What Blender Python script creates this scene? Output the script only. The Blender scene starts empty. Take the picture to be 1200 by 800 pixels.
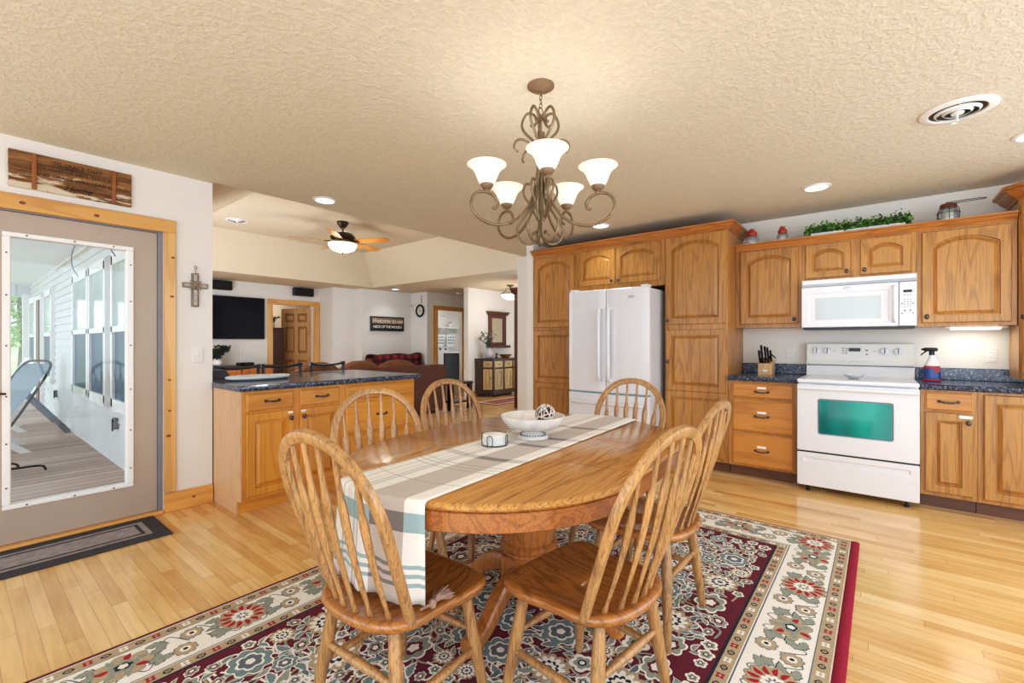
# A dining room open to a kitchen and a living room, built to scale (metres).
# +X runs along the door wall to the right, +Y along the kitchen wall to the left, +Z up; camera eye at 1.22 m over the origin.
WORLD = 2.2; SUN = 3.0; CHAND = 0.8; CANS = 13.0; FAN = 36.0; HALL = 22.0; LIVW = 110.0; REAR1 = 55.0; REAR2 = 50.0; PORCH = 70.0; EXPO = -0.03
import bpy, bmesh, math, random
from math import sin, cos, pi, sqrt, radians
from mathutils import Vector, Matrix, Euler

random.seed(7)
SC = bpy.context.scene
COL = SC.collection

# ------------------------------------------------------------------ helpers
def srgb(r, g, b):
    f = lambda c: (c / 255 / 12.92) if c / 255 <= 0.04045 else ((c / 255 + 0.055) / 1.055) ** 2.4
    return (f(r), f(g), f(b), 1.0)

OFF = {}          # world offset of every empty / thing (all built unrotated)

def tag(o, label=None, cat=None, group=None, kind=None):
    if label: o['label'] = label
    if cat: o['category'] = cat
    if group: o['group'] = group
    if kind: o['kind'] = kind
    return o

def thing(name, label, cat, loc=(0, 0, 0), group=None):
    o = bpy.data.objects.new(name, None)
    o.empty_display_size = 0.05
    COL.objects.link(o)
    o.location = loc
    OFF[o.name] = Vector(loc)
    return tag(o, label, cat, group)

def obj(name, bm, mat, parent=None, smooth=None, label=None, loc=None, recalc=True):
    """link a bmesh (world coordinates) as ONE mesh object; loc = its origin when top level"""
    if recalc:
        bmesh.ops.recalc_face_normals(bm, faces=bm.faces)
    off = OFF[parent.name] if parent is not None else Vector(loc or (0, 0, 0))
    if off.length > 0:
        bmesh.ops.translate(bm, verts=bm.verts, vec=-off)
    me = bpy.data.meshes.new(name)
    bm.to_mesh(me)
    bm.free()
    for m in (mat if isinstance(mat, (list, tuple)) else [mat]):
        me.materials.append(m)
    o = bpy.data.objects.new(name, me)
    COL.objects.link(o)
    if parent is not None:
        o.parent = parent
    else:
        o.location = off
    OFF[o.name] = off.copy()
    if smooth is not None:
        for p in me.polygons: p.use_smooth = True
        try:
            me.set_sharp_from_angle(angle=radians(smooth))
        except Exception:
            pass
    if label: o['label'] = label
    return o

def struct(name, bm, mat, parent=None, smooth=None):
    o = obj(name, bm, mat, parent, smooth)
    if parent is None: o['kind'] = 'structure'
    return o

def copy_tree(o, parent=None):
    c = o.copy()
    COL.objects.link(c)
    if parent is not None: c.parent = parent
    OFF[c.name] = OFF.get(o.name, Vector((0, 0, 0))).copy()
    for ch in list(o.children):
        copy_tree(ch, c)
    return c

def B():
    return bmesh.new()

def box(bm, x0, x1, y0, y1, z0, z1, bev=0.0, mi=0, seg=1, M=None):
    if x0 > x1: x0, x1 = x1, x0
    if y0 > y1: y0, y1 = y1, y0
    if z0 > z1: z0, z1 = z1, z0
    vs = [bm.verts.new((x, y, z)) for x in (x0, x1) for y in (y0, y1) for z in (z0, z1)]
    F = [(0, 1, 3, 2), (4, 6, 7, 5), (0, 4, 5, 1), (2, 3, 7, 6), (0, 2, 6, 4), (1, 5, 7, 3)]
    fs = [bm.faces.new([vs[i] for i in f]) for f in F]
    for f in fs: f.material_index = mi
    allv = vs
    if bev > 0:
        es = list({e for f in fs for e in f.edges})
        r = bmesh.ops.bevel(bm, geom=es, offset=bev, segments=seg, affect='EDGES', profile=0.5)
        allv = list({v for f in r['faces'] for v in f.verts} | {v for f in fs if f.is_valid for v in f.verts})
        for f in r['faces']: f.material_index = mi
    if M is not None:
        bmesh.ops.transform(bm, matrix=M, verts=allv)
    return allv

def frame_axes(t):
    t = t.normalized()
    a = Vector((0, 0, 1)) if abs(t.z) < 0.9 else Vector((1, 0, 0))
    n = t.cross(a).normalized()
    return n, t.cross(n).normalized()

def tube(bm, pts, rad, seg=8, mi=0, cap=True, flat=None, closed=False):
    """swept tube; rad = number or list; flat=(wscale,nvec) squashes the section along one direction"""
    pts = [Vector(p) for p in pts]
    n = len(pts)
    if not hasattr(rad, '__len__'): rad = [rad] * n
    rings = []
    prev = None
    for i, p in enumerate(pts):
        if closed:
            t = pts[(i + 1) % n] - pts[i - 1]
        else:
            t = pts[min(i + 1, n - 1)] - pts[max(i - 1, 0)]
        t.normalize()
        if prev is None:
            u, v = frame_axes(t)
        else:
            u = prev - t * prev.dot(t)
            if u.length < 1e-6: u, v = frame_axes(t)
            u.normalize(); v = t.cross(u)
        prev = u
        ring = []
        for k in range(seg):
            a = 2 * pi * k / seg
            d = u * cos(a) + v * sin(a)
            q = d * rad[i]
            if flat is not None:
                nv = flat[1] - t * flat[1].dot(t); nv.normalize()
                s = flat[0][i] if hasattr(flat[0], '__len__') else flat[0]
                q = q - nv * (q.dot(nv) * (1 - s))
            ring.append(bm.verts.new(p + q))
        rings.append(ring)
    m = n if closed else n - 1
    for i in range(m):
        a, b = rings[i], rings[(i + 1) % n]
        for k in range(seg):
            f = bm.faces.new((a[k], a[(k + 1) % seg], b[(k + 1) % seg], b[k])); f.material_index = mi
    if cap and not closed:
        for r in (rings[0], rings[-1]):
            f = bm.faces.new(r); f.material_index = mi
    return rings

def lathe(bm, prof, c=(0, 0, 0), seg=24, mi=0, M=None, close=False):
    """revolve (r,z) profile about z at c"""
    rings = []
    for r, z in prof:
        if r < 1e-5:
            rings.append([bm.verts.new((c[0], c[1], c[2] + z))])
        else:
            rings.append([bm.verts.new((c[0] + r * cos(2 * pi * k / seg), c[1] + r * sin(2 * pi * k / seg), c[2] + z)) for k in range(seg)])
    for i in range(len(rings) - 1):
        a, b = rings[i], rings[i + 1]
        for k in range(seg):
            k2 = (k + 1) % seg
            if len(a) == 1 and len(b) == 1: continue
            if len(a) == 1: f = bm.faces.new((a[0], b[k], b[k2]))
            elif len(b) == 1: f = bm.faces.new((a[k], a[k2], b[0]))
            else: f = bm.faces.new((a[k], a[k2], b[k2], b[k]))
            f.material_index = mi
    if close:
        for r in (rings[0], rings[-1]):
            if len(r) > 2:
                f = bm.faces.new(r); f.material_index = mi
    allv = [v for r in rings for v in r]
    if M is not None: bmesh.ops.transform(bm, matrix=M, verts=allv)
    return allv

def loft(bm, rings, mi=0, cap0=True, cap1=True):
    R = [[bm.verts.new(p) for p in r] for r in rings]
    n = len(R[0])
    for a, b in zip(R[:-1], R[1:]):
        for k in range(n):
            f = bm.faces.new((a[k], a[(k + 1) % n], b[(k + 1) % n], b[k])); f.material_index = mi
    if cap0: bm.faces.new(R[0]).material_index = mi
    if cap1: bm.faces.new(R[-1]).material_index = mi
    return R

def prism(bm, pts, z0, z1, mi=0):
    return loft(bm, [[(x, y, z0) for x, y in pts], [(x, y, z1) for x, y in pts]], mi)

def poly(bm, pts, mi=0):
    f = bm.faces.new([bm.verts.new(p) for p in pts]); f.material_index = mi
    return f

def catmull(P, n=8):
    P = [Vector(p) for p in P]
    out = []
    for i in range(len(P) - 1):
        p0 = P[max(i - 1, 0)]; p1 = P[i]; p2 = P[i + 1]; p3 = P[min(i + 2, len(P) - 1)]
        for k in range(n):
            t = k / n
            out.append(0.5 * ((2 * p1) + (p2 - p0) * t + (2 * p0 - 5 * p1 + 4 * p2 - p3) * t * t + (3 * p1 - p0 - 3 * p2 + p3) * t ** 3))
    out.append(P[-1])
    return out

def text_mesh(s, size, mat, M, name, parent, extrude=0.001, shear=0.0, align='CENTER', bold=0.0, spacing=1.0):
    cu = bpy.data.curves.new('lettering_curve', 'FONT')
    cu.body = s; cu.size = size; cu.extrude = extrude; cu.shear = shear
    cu.align_x = align; cu.align_y = 'CENTER'; cu.offset = bold; cu.space_character = spacing
    cu.resolution_u = 3
    tmp = bpy.data.objects.new('tmp', cu)
    COL.objects.link(tmp)
    bpy.context.view_layer.update()
    dg = bpy.context.evaluated_depsgraph_get()
    me = bpy.data.meshes.new_from_object(tmp.evaluated_get(dg))
    bpy.data.objects.remove(tmp); bpy.data.curves.remove(cu)
    bm = B(); bm.from_mesh(me); bpy.data.meshes.remove(me)
    bmesh.ops.transform(bm, matrix=M, verts=bm.verts)
    return obj(name, bm, mat, parent, recalc=False)

def MX(loc, xa, ya):
    """matrix whose local x,y axes are xa,ya"""
    xa = Vector(xa).normalized(); ya = Vector(ya).normalized(); za = xa.cross(ya)
    m = Matrix((xa, ya, za)).transposed().to_4x4()
    m.translation = Vector(loc)
    return m

# ------------------------------------------------------------------ materials
class N:
    def __init__(self, name):
        self.m = bpy.data.materials.new(name)
        self.m.use_nodes = True
        self.t = self.m.node_tree
        self.b = self.t.nodes['Principled BSDF']
    def n(self, typ, **kw):
        nd = self.t.nodes.new(typ)
        for k, v in kw.items():
            if k.startswith('i_'):
                nd.inputs[k[2:].replace('_', ' ')].default_value = v
            else:
                setattr(nd, k, v)
        return nd
    def l(self, a, b):
        self.t.links.new(a, b)
    def coord(self, kind='Object', scale=(1, 1, 1), rand=0.0, rot=(0, 0, 0)):
        tc = self.n('ShaderNodeTexCoord')
        mp = self.n('ShaderNodeMapping')
        mp.inputs['Scale'].default_value = scale
        mp.inputs['Rotation'].default_value = rot
        self.l(tc.outputs[kind], mp.inputs['Vector'])
        if rand:
            oi = self.n('ShaderNodeObjectInfo')
            ml = self.n('ShaderNodeMath', operation='MULTIPLY')
            ml.inputs[1].default_value = rand
            self.l(oi.outputs['Random'], ml.inputs[0])
            self.l(ml.outputs[0], mp.inputs['Location'])
        return mp.outputs['Vector']
    def ramp(self, fac, stops):
        r = self.n('ShaderNodeValToRGB')
        els = r.color_ramp.elements
        while len(els) < len(stops): els.new(0.5)
        for e, (p, c) in zip(els, stops):
            e.position = p; e.color = c
        self.l(fac, r.inputs['Fac'])
        return r.outputs['Color']
    def mix(self, fac, a, b, mode='MIX'):
        x = self.n('ShaderNodeMix', data_type='RGBA', blend_type=mode)
        for inp, v in ((x.inputs[0], fac), (x.inputs[6], a), (x.inputs[7], b)):
            if hasattr(v, 'node'): self.l(v, inp)
            else: inp.default_value = v
        return x.outputs[2]
    def math(self, op, a, b=0.0, c=0.0):
        x = self.n('ShaderNodeMath', operation=op)
        for i, v in enumerate((a, b, c)):
            if hasattr(v, 'node'): self.l(v, x.inputs[i])
            else: x.inputs[i].default_value = v
        return x.outputs[0]
    def bump(self, h, strength=0.2, dist=0.01):
        bp = self.n('ShaderNodeBump')
        bp.inputs['Strength'].default_value = strength
        bp.inputs['Distance'].default_value = dist
        self.l(h, bp.inputs['Height'])
        self.l(bp.outputs['Normal'], self.b.inputs['Normal'])
    def set(self, **kw):
        for k, v in kw.items():
            i = self.b.inputs[k.replace('_', ' ')]
            if hasattr(v, 'node'): self.l(v, i)
            else: i.default_value = v
        return self

def plain(name, col, rough=0.5, metal=0.0, var=0.06, scale=8.0, spec=0.5, coat=0.0, bump=0.0, bscale=60):
    n = N(name)
    nz = n.n('ShaderNodeTexNoise'); nz.inputs['Scale'].default_value = scale; nz.inputs['Detail'].default_value = 3
    n.l(n.coord('Object', rand=13), nz.inputs['Vector'])
    dk = tuple(c * (1 - var) for c in col[:3]) + (1,)
    lt = tuple(min(1, c * (1 + var)) for c in col[:3]) + (1,)
    n.set(Base_Color=n.ramp(nz.outputs['Fac'], [(0.3, dk), (0.7, lt)]), Roughness=rough, Metallic=metal, Coat_Weight=coat)
    n.b.inputs['Specular IOR Level'].default_value = spec
    if bump:
        nb = n.n('ShaderNodeTexNoise'); nb.inputs['Scale'].default_value = bscale
        n.l(n.coord('Object'), nb.inputs['Vector'])
        n.bump(nb.outputs['Fac'], bump, 0.005)
    return n.m

def wood(name, light, dark, axis='z', rough=0.38, coat=0.25, scale=1.0, pores=0.5, cath=1.0, fine=1.0):
    """oak-like: distorted bands along an axis plus short dark pores"""
    n = N(name)
    st = {'x': (0.10, 1, 1), 'y': (1, 0.10, 1), 'z': (1, 1, 0.10)}[axis]
    sp = {'x': (0.035, 1, 1), 'y': (1, 0.035, 1), 'z': (1, 1, 0.035)}[axis]
    v = n.coord('Object', tuple(s * scale for s in st), rand=37)
    nz = n.n('ShaderNodeTexNoise'); nz.inputs['Scale'].default_value = 5.5; nz.inputs['Detail'].default_value = 2; nz.inputs['Distortion'].default_value = 0.3
    n.l(v, nz.inputs['Vector'])
    ring = n.math('SINE', n.math('MULTIPLY', nz.outputs['Fac'], 62.0 * cath))
    ring = n.math('MULTIPLY_ADD', ring, 0.5, 0.5)
    v2 = n.coord('Object', tuple(s * scale for s in sp), rand=11)
    np_ = n.n('ShaderNodeTexNoise'); np_.inputs['Scale'].default_value = 170 * fine; np_.inputs['Detail'].default_value = 3
    n.l(v2, np_.inputs['Vector'])
    pr = n.math('SMOOTH_MIN', 1.0, n.math('MULTIPLY', n.math('MAXIMUM', n.math('SUBTRACT', np_.outputs['Fac'], 0.50), 0.0), 6.0), 0.1)
    nl = n.n('ShaderNodeTexNoise'); nl.inputs['Scale'].default_value = 2.2
    n.l(v, nl.inputs['Vector'])
    mid = tuple((a * 0.62 + b * 0.38) for a, b in zip(light, dark))
    base = n.ramp(ring, [(0.0, mid), (0.35, light), (1.0, light)])
    base = n.mix(n.math('MULTIPLY', pr, pores), base, dark)
    tone = n.ramp(nl.outputs['Fac'], [(0.3, (0.80, 0.78, 0.76, 1)), (0.7, (1.12, 1.1, 1.08, 1))])
    base = n.mix(1.0, base, tone, 'MULTIPLY')
    n.set(Base_Color=base, Roughness=rough, Coat_Weight=coat, Coat_Roughness=0.2)
    n.bump(pr, -0.08, 0.002)
    return n.m

def emit(name, col, strength):
    n = N(name)
    n.set(Base_Color=col, Emission_Color=col, Emission_Strength=strength, Roughness=0.4)
    return n.m

def glassy(name, tint=(1, 1, 1, 1), refl=0.12, rough=0.02, opac=0.0, fres=0.6, col=(0.8, 0.85, 0.9, 1)):
    """thin pane: transparent + mirror by fresnel (+ an optional veil of diffuse)"""
    n = N(name)
    t = n.n('ShaderNodeBsdfTransparent'); t.inputs['Color'].default_value = tint
    g = n.n('ShaderNodeBsdfGlossy'); g.inputs['Roughness'].default_value = rough
    lw = n.n('ShaderNodeLayerWeight'); lw.inputs['Blend'].default_value = 0.35
    f = n.math('MULTIPLY_ADD', lw.outputs['Fresnel'], fres, refl * 0.35)
    mx = n.n('ShaderNodeMixShader')
    n.l(f, mx.inputs[0]); n.l(t.outputs[0], mx.inputs[1]); n.l(g.outputs[0], mx.inputs[2])
    out = mx.outputs[0]
    if opac > 0:
        d = n.n('ShaderNodeBsdfDiffuse'); d.inputs['Color'].default_value = col
        m2 = n.n('ShaderNodeMixShader'); m2.inputs[0].default_value = opac
        n.l(out, m2.inputs[1]); n.l(d.outputs[0], m2.inputs[2]); out = m2.outputs[0]
    n.l(out, n.t.nodes['Material Output'].inputs['Surface'])
    return n.m

M = {}
M['oak'] = wood('oak_upright_grain', srgb(184, 133, 66), srgb(112, 72, 26), 'z', pores=0.42)
M['oak_y'] = wood('oak_crosswise_grain', srgb(194, 134, 62), srgb(142, 90, 36), 'y', pores=0.22, cath=.6)
M['oak_x'] = wood('oak_lengthwise_grain', srgb(206, 150, 82), srgb(146, 92, 40), 'x', pores=0.38)
M['crown'] = wood('oak_crown_moulding', srgb(184, 122, 58), srgb(120, 72, 30), 'y', pores=0.35)
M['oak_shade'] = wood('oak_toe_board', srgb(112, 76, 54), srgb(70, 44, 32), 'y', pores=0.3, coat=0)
M['maple'] = wood('honey_maple_upright', srgb(212, 150, 58), srgb(180, 116, 38), 'z', pores=0.22)
M['maple_x'] = wood('honey_maple_crosswise', srgb(212, 150, 58), srgb(180, 116, 38), 'x', pores=0.22)
M['pale_side'] = wood('pale_cabinet_side', srgb(214, 178, 140), srgb(190, 150, 112), 'z', pores=0.2, coat=0.05)
M['chair'] = wood('chair_oak', srgb(182, 138, 88), srgb(84, 56, 34), 'z', rough=0.34, scale=1.6, pores=0.62)
M['seat'] = wood('chair_seat_oak', srgb(170, 112, 52), srgb(84, 48, 20), 'x', rough=0.24, coat=0.5, scale=1.2, pores=0.5)
M['table'] = wood('table_oak', srgb(204, 148, 78), srgb(108, 66, 28), 'x', rough=0.2, coat=0.6, scale=0.9, pores=0.6)
M['table_edge'] = wood('table_apron_oak', srgb(170, 106, 52), srgb(92, 50, 24), 'x', rough=0.3, coat=0.4, scale=1.3, pores=0.6)
M['table_base'] = wood('table_pedestal_oak', srgb(184, 120, 58), srgb(100, 56, 24), 'z', rough=0.3, coat=0.4, scale=1.5, pores=0.5)
M['pine_x'] = wood('knotty_pine_rail', srgb(222, 168, 92), srgb(180, 118, 52), 'x', pores=0.15, cath=0.5)
M['pine'] = wood('knotty_pine_stile', srgb(222, 176, 110), srgb(184, 128, 66), 'z', pores=0.15, cath=0.5)
M['pine_door'] = wood('pine_panel_door', srgb(206, 168, 120), srgb(160, 112, 66), 'z', pores=0.2, cath=0.5)
M['walnut'] = wood('dark_red_wood', srgb(96, 50, 32), srgb(44, 20, 14), 'z', pores=0.4)
M['espresso'] = wood('espresso_wood', srgb(62, 44, 34), srgb(26, 18, 14), 'x', pores=0.3)
M['knot'] = plain('wood_knot', srgb(122, 70, 34), 0.5)
M['barn'] = None
M['white'] = plain('white_enamel', srgb(224, 225, 228), 0.22, var=0.01, spec=0.5)
M['white_semi'] = plain('white_painted', srgb(236, 236, 234), 0.4, var=0.015)
M['white_warm'] = plain('warm_white_plastic', srgb(226, 224, 218), 0.4, var=0.01)
M['grey_line'] = plain('grey_seam', srgb(120, 128, 136), 0.5)
M['black'] = plain('black_plastic', srgb(18, 18, 20), 0.35)
M['black_metal'] = plain('black_metal', srgb(34, 36, 40), 0.4, metal=0.3)
M['bronze'] = plain('dark_bronze', srgb(74, 60, 48), 0.35, metal=0.8, var=0.2, scale=60)
M['pewter'] = plain('aged_pewter', srgb(92, 88, 88), 0.35, metal=0.8, var=0.3, scale=90)
M['chand'] = plain('brushed_bronze', srgb(126, 110, 86), 0.42, metal=0.7, var=0.18, scale=40)
M['chand_cup'] = plain('bronze_cup', srgb(128, 106, 82), 0.5, metal=0.3, var=0.15, scale=40)
M['steel'] = plain('brushed_steel', srgb(190, 190, 190), 0.3, metal=0.9)
M['label'] = plain('paper_label', srgb(240, 238, 232), 0.7)
M['taupe'] = plain('taupe_door_paint', srgb(176, 160, 145), 0.45, var=0.03, scale=3)
M['grey_trim'] = plain('grey_door_trim', srgb(128, 128, 134), 0.5)
M['tv'] = plain('tv_screen', srgb(14, 13, 22), 0.2, var=0.4, scale=2, spec=0.12)
M['speaker'] = plain('speaker_cloth', srgb(30, 28, 30), 0.9)
M['brown_suede'] = plain('brown_suede', srgb(112, 70, 36), 0.85, var=0.3, scale=7, bump=0.3, bscale=12)
M['brown_back'] = plain('brown_couch_back', srgb(92, 50, 26), 0.7, var=0.12, scale=5)
M['rubber'] = plain('mat_charcoal', srgb(62, 60, 64), 0.9, var=0.15, scale=140)
M['mat_grey'] = plain('mat_grey_pile', srgb(148, 142, 142), 0.95, var=0.22, scale=26)
M['stool'] = plain('stool_dark_metal', srgb(44, 56, 66), 0.4, metal=0.4)
M['ceramic'] = plain('white_washed_ceramic', srgb(222, 218, 212), 0.6, var=0.12, scale=26, bump=0.3, bscale=40)
M['platter'] = plain('pale_platter', srgb(214, 220, 220), 0.35, var=0.02)
M['green'] = plain('boxwood_leaf', srgb(58, 102, 40), 0.6, var=0.5, scale=30)
M['green2'] = plain('boxwood_leaf_bright', srgb(104, 148, 66), 0.6, var=0.4, scale=30)
M['sage'] = plain('sage_leaf', srgb(104, 112, 92), 0.7, var=0.35, scale=30)
M['darkleaf'] = plain('dark_leaf', srgb(50, 58, 52), 0.7, var=0.4, scale=30)
M['red_lid'] = plain('red_lid', srgb(176, 62, 40), 0.45)
M['brown_lid'] = plain('rust_brown_lid', srgb(104, 52, 34), 0.5, var=0.2, scale=40)
M['candle'] = plain('candle_wax', srgb(240, 236, 226), 0.6)
M['knife_wood'] = wood('knife_block_wood', srgb(204, 164, 112), srgb(160, 116, 70), 'z', pores=0.2)
M['glass'] = glassy('thin_glass', (0.98, 0.99, 0.985, 1), 0.05, fres=.18)
M['jar'] = glassy('jar_glass', (0.86, 0.90, 0.90, 1), 0.3, opac=0.12)
M['mirror'] = plain('mirror_silver', srgb(214, 206, 190), 0.03, metal=1.0, var=0.0)
M['shade'] = emit('frosted_glass_shade', srgb(236, 228, 212), 0.5)
M['led'] = emit('recessed_lens', srgb(236, 246, 255), 5.0)
M['tube_light'] = emit('tube_lens', srgb(255, 246, 226), 6.0)
M['bowl_light'] = emit('frosted_bowl', srgb(255, 240, 214), 2.2)
M['blue_liquid'] = plain('blue_cleaner', srgb(20, 62, 128), 0.25, var=0.25, scale=30)
M['red_label'] = plain('red_label', srgb(168, 28, 34), 0.4)
M['display'] = emit('green_display', srgb(20, 60, 60), 0.3)
# ------------------------------------------------------------------ surfaces of the shell
def m_wall(name, col):
    n = N(name)
    nz = n.n('ShaderNodeTexNoise'); nz.inputs['Scale'].default_value = 1.5
    n.l(n.coord('Object'), nz.inputs['Vector'])
    d = tuple(c * 0.96 for c in col[:3]) + (1,)
    n.set(Base_Color=n.ramp(nz.outputs['Fac'], [(0.3, d), (0.7, col)]), Roughness=0.85)
    nb = n.n('ShaderNodeTexNoise'); nb.inputs['Scale'].default_value = 90
    n.l(n.coord('Object'), nb.inputs['Vector'])
    n.bump(nb.outputs['Fac'], 0.06, 0.004)
    return n.m

def m_ceiling(name, col, strength):
    n = N(name)
    vo = n.n('ShaderNodeTexNoise'); vo.inputs['Scale'].default_value = 42; vo.inputs['Detail'].default_value = 4; vo.inputs['Roughness'].default_value = 0.55
    n.l(n.coord('Object'), vo.inputs['Vector'])
    h = n.ramp(vo.outputs['Fac'], [(0.40, (0, 0, 0, 1)), (0.62, (1, 1, 1, 1))])
    d = tuple(c * 0.94 for c in col[:3]) + (1,)
    n.set(Base_Color=n.mix(h, d, col), Roughness=0.95)
    n.b.inputs['Specular IOR Level'].default_value = .1
    n.bump(h, strength, 0.004)
    return n.m

def m_floor():
    n = N('maple_strip_floor')
    tc = n.n('ShaderNodeTexCoord'); sp = n.n('ShaderNodeSeparateXYZ'); n.l(tc.outputs['Object'], sp.inputs[0])
    rowf = n.math('DIVIDE', sp.outputs['X'], 0.0585)
    row = n.math('FLOOR', rowf)
    wn = n.n('ShaderNodeTexWhiteNoise', noise_dimensions='1D'); n.l(row, wn.inputs['W'])
    al = n.math('ADD', n.math('DIVIDE', sp.outputs['Y'], 0.95), n.math('MULTIPLY', wn.outputs['Value'], 17.0))
    cell = n.math('FLOOR', al)
    cv = n.n('ShaderNodeCombineXYZ'); n.l(row, cv.inputs[0]); n.l(cell, cv.inputs[1])
    w2 = n.n('ShaderNodeTexWhiteNoise', noise_dimensions='2D'); n.l(cv.outputs[0], w2.inputs['Vector'])
    e1 = n.math('LESS_THAN', n.math('ABSOLUTE', n.math('SUBTRACT', n.math('FRACT', rowf), 0.5)), 0.484)
    e2 = n.math('LESS_THAN', n.math('ABSOLUTE', n.math('SUBTRACT', n.math('FRACT', al), 0.5)), 0.4988)
    solid = n.math('MULTIPLY', e1, e2)
    seam = n.math('SUBTRACT', 1.0, solid)
    plank = n.ramp(w2.outputs['Value'], [(0.0, srgb(206, 156, 92)), (0.2, srgb(224, 180, 116)), (0.7, srgb(232, 192, 130)), (1.0, srgb(240, 206, 150))])
    gv = n.coord('Object', (1, 0.06, 1))
    gn = n.n('ShaderNodeTexNoise'); gn.inputs['Scale'].default_value = 60; gn.inputs['Detail'].default_value = 4
    n.l(gv, gn.inputs['Vector'])
    g = n.ramp(gn.outputs['Fac'], [(0.3, (0.88, 0.85, 0.80, 1)), (0.6, (1.02, 1.02, 1.02, 1))])
    base = n.mix(1.0, plank, g, 'MULTIPLY')
    bn = n.n('ShaderNodeTexNoise'); bn.inputs['Scale'].default_value = 5.0; bn.inputs['Detail'].default_value = 2
    n.l(n.coord('Object', (1, 0.4, 1)), bn.inputs['Vector'])
    base = n.mix(1.0, base, n.ramp(bn.outputs['Fac'], [(0.28, (0.86, 0.80, 0.70, 1)), (0.55, (1, 1, 1, 1))]), 'MULTIPLY')
    base = n.mix(n.math('MULTIPLY', seam, .62), base, srgb(120, 80, 42))
    n.set(Base_Color=base, Roughness=0.24, Coat_Weight=0.35, Coat_Roughness=0.12)
    n.bump(seam, -0.12, 0.002)
    return n.m

M['wall'] = m_wall('wall_paint', srgb(232, 228, 220))
M['wall_cool'] = m_wall('wall_paint_living', srgb(228, 226, 222))
M['wall_tan'] = m_wall('soffit_paint', srgb(222, 208, 184))
M['ceiling'] = m_ceiling('knockdown_ceiling', srgb(222, 215, 198), 0.5)
M['ceiling2'] = m_ceiling('tray_ceiling', srgb(220, 208, 186), 0.12)
M['floor'] = m_floor()

H = 2.44
# floor
bm = B()
box(bm, -2.2, 5.26, -2.2, 4.06, -0.12, 0.0)
box(bm, 1.268, 9.7, 4.06, 10.9, -0.12, 0.0)
struct('floor', bm, M['floor'])

# dining room / kitchen ceiling and the low ceiling round the tray
bm = B()
box(bm, -2.2, 5.26, -2.2, 3.95, H, H + 0.1)
box(bm, -2.2, 1.268, 3.95, 4.14, H, H + 0.1)
struct('ceiling', bm, M['ceiling'])
bm = B()
Z1 = 3.10
ox0, ox1, oy0, oy1 = 1.268, 5.95, 3.95, 8.80      # tray opening at the low ceiling
ix0, ix1, iy0, iy1 = 2.40, 5.47, 3.96, 8.42      # tray top
poly(bm, [(1.1, 4.14, H), (ox0, 4.14, H), (ox0, oy1, H), (1.1, oy1, H)])
poly(bm, [(1.1, oy1, H), (ox1, oy1, H), (ox1, 10.9, H), (1.1, 10.9, H)])
poly(bm, [(ox1, 3.95, H), (9.7, 3.95, H), (9.7, 10.9, H), (ox1, 10.9, H)])
poly(bm, [(ix0, iy0, Z1), (ix1, iy0, Z1), (ix1, iy1, Z1), (ix0, iy1, Z1)], 1)
poly(bm, [(ox0, oy0, H), (ox1, oy0, H), (ix1, iy0, Z1), (ix0, iy0, Z1)], 1)
poly(bm, [(ox0, oy1, H), (ox1, oy1, H), (ix1, iy1, Z1), (ix0, iy1, Z1)], 1)
poly(bm, [(ox0, oy0, H), (ox0, oy1, H), (ix0, iy1, Z1), (ix0, iy0, Z1)], 1)
poly(bm, [(ox1, oy0, H), (ox1, oy1, H), (ix1, iy1, Z1), (ix1, iy0, Z1)], 1)
struct('ceiling_living', bm, [M['ceiling2'], M['ceiling2']])

# left wall with the opening for the glazed door
DW0, DW1, DH = 0.03, 0.958, 2.012
bm = B()
box(bm, -2.2, DW0, 3.99, 4.12, 0, H)
box(bm, DW1, 1.268, 3.99, 4.12, 0, H)
box(bm, DW0, DW1, 3.99, 4.12, DH, H)
struct('wall_left', bm, M['wall'])
# kitchen wall behind the cabinets, and the stub at the end of the pantry
bm = B()
box(bm, 5.14, 5.26, -2.2, 4.06, 0, H)
box(bm, 4.53, 5.14, 3.332, 3.436, 0, H)
struct('wall_right', bm, M['wall'])
# living room walls
bm = B(); box(bm, 1.16, 1.268, 4.12, 15.0, -0.1, 2.6); struct('wall_living_left', bm, M['wall_cool'])
bm = B()
box(bm, 1.268, 4.27, 9.95, 10.07, 0, H)
box(bm, 4.27, 5.15, 9.95, 10.07, 2.03, H)
box(bm, 5.15, 5.31, 9.95, 10.07, 0, H)
struct('wall_tv', bm, M['wall_cool'])
bm = B(); box(bm, 5.31, 5.86, 9.39, 10.07, 0, H); struct('wall_bump', bm, M['wall_cool'])
bm = B(); box(bm, 5.86, 7.24, 9.10, 9.9, 0, H); struct('wall_sign', bm, M['wall_cool'])
bm = B(); box(bm, 7.24, 7.36, 8.50, 9.22, 0, H); struct('wall_clock_side', bm, M['wall_cool'])
bm = B()
box(bm, 7.36, 7.56, 8.50, 8.60, 0, H)
box(bm, 8.42, 9.6, 8.50, 8.60, 0, H)
box(bm, 7.56, 8.42, 8.50, 8.60, 2.02, H)
struct('wall_laundry', bm, M['wall'])
bm = B(); box(bm, 7.24, 9.6, 7.12, 7.25, 0, H); struct('wall_mirror', bm, M['wall'])
bm = B(); box(bm, 9.6, 9.7, 4.0, 8.5, 0, H); struct('wall_far_right', bm, M['wall'])
bm = B()
box(bm, 7.36, 10.4, 10.5, 10.6, 0, H)
box(bm, 10.3, 10.4, 8.5, 10.5, 0, H)
box(bm, 9.7, 10.4, 8.5, 10.5, -0.12, 0)
box(bm, 9.7, 10.4, 8.5, 10.6, H, H + .1)
struct('wall_laundry_room', bm, M['wall'])
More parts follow.
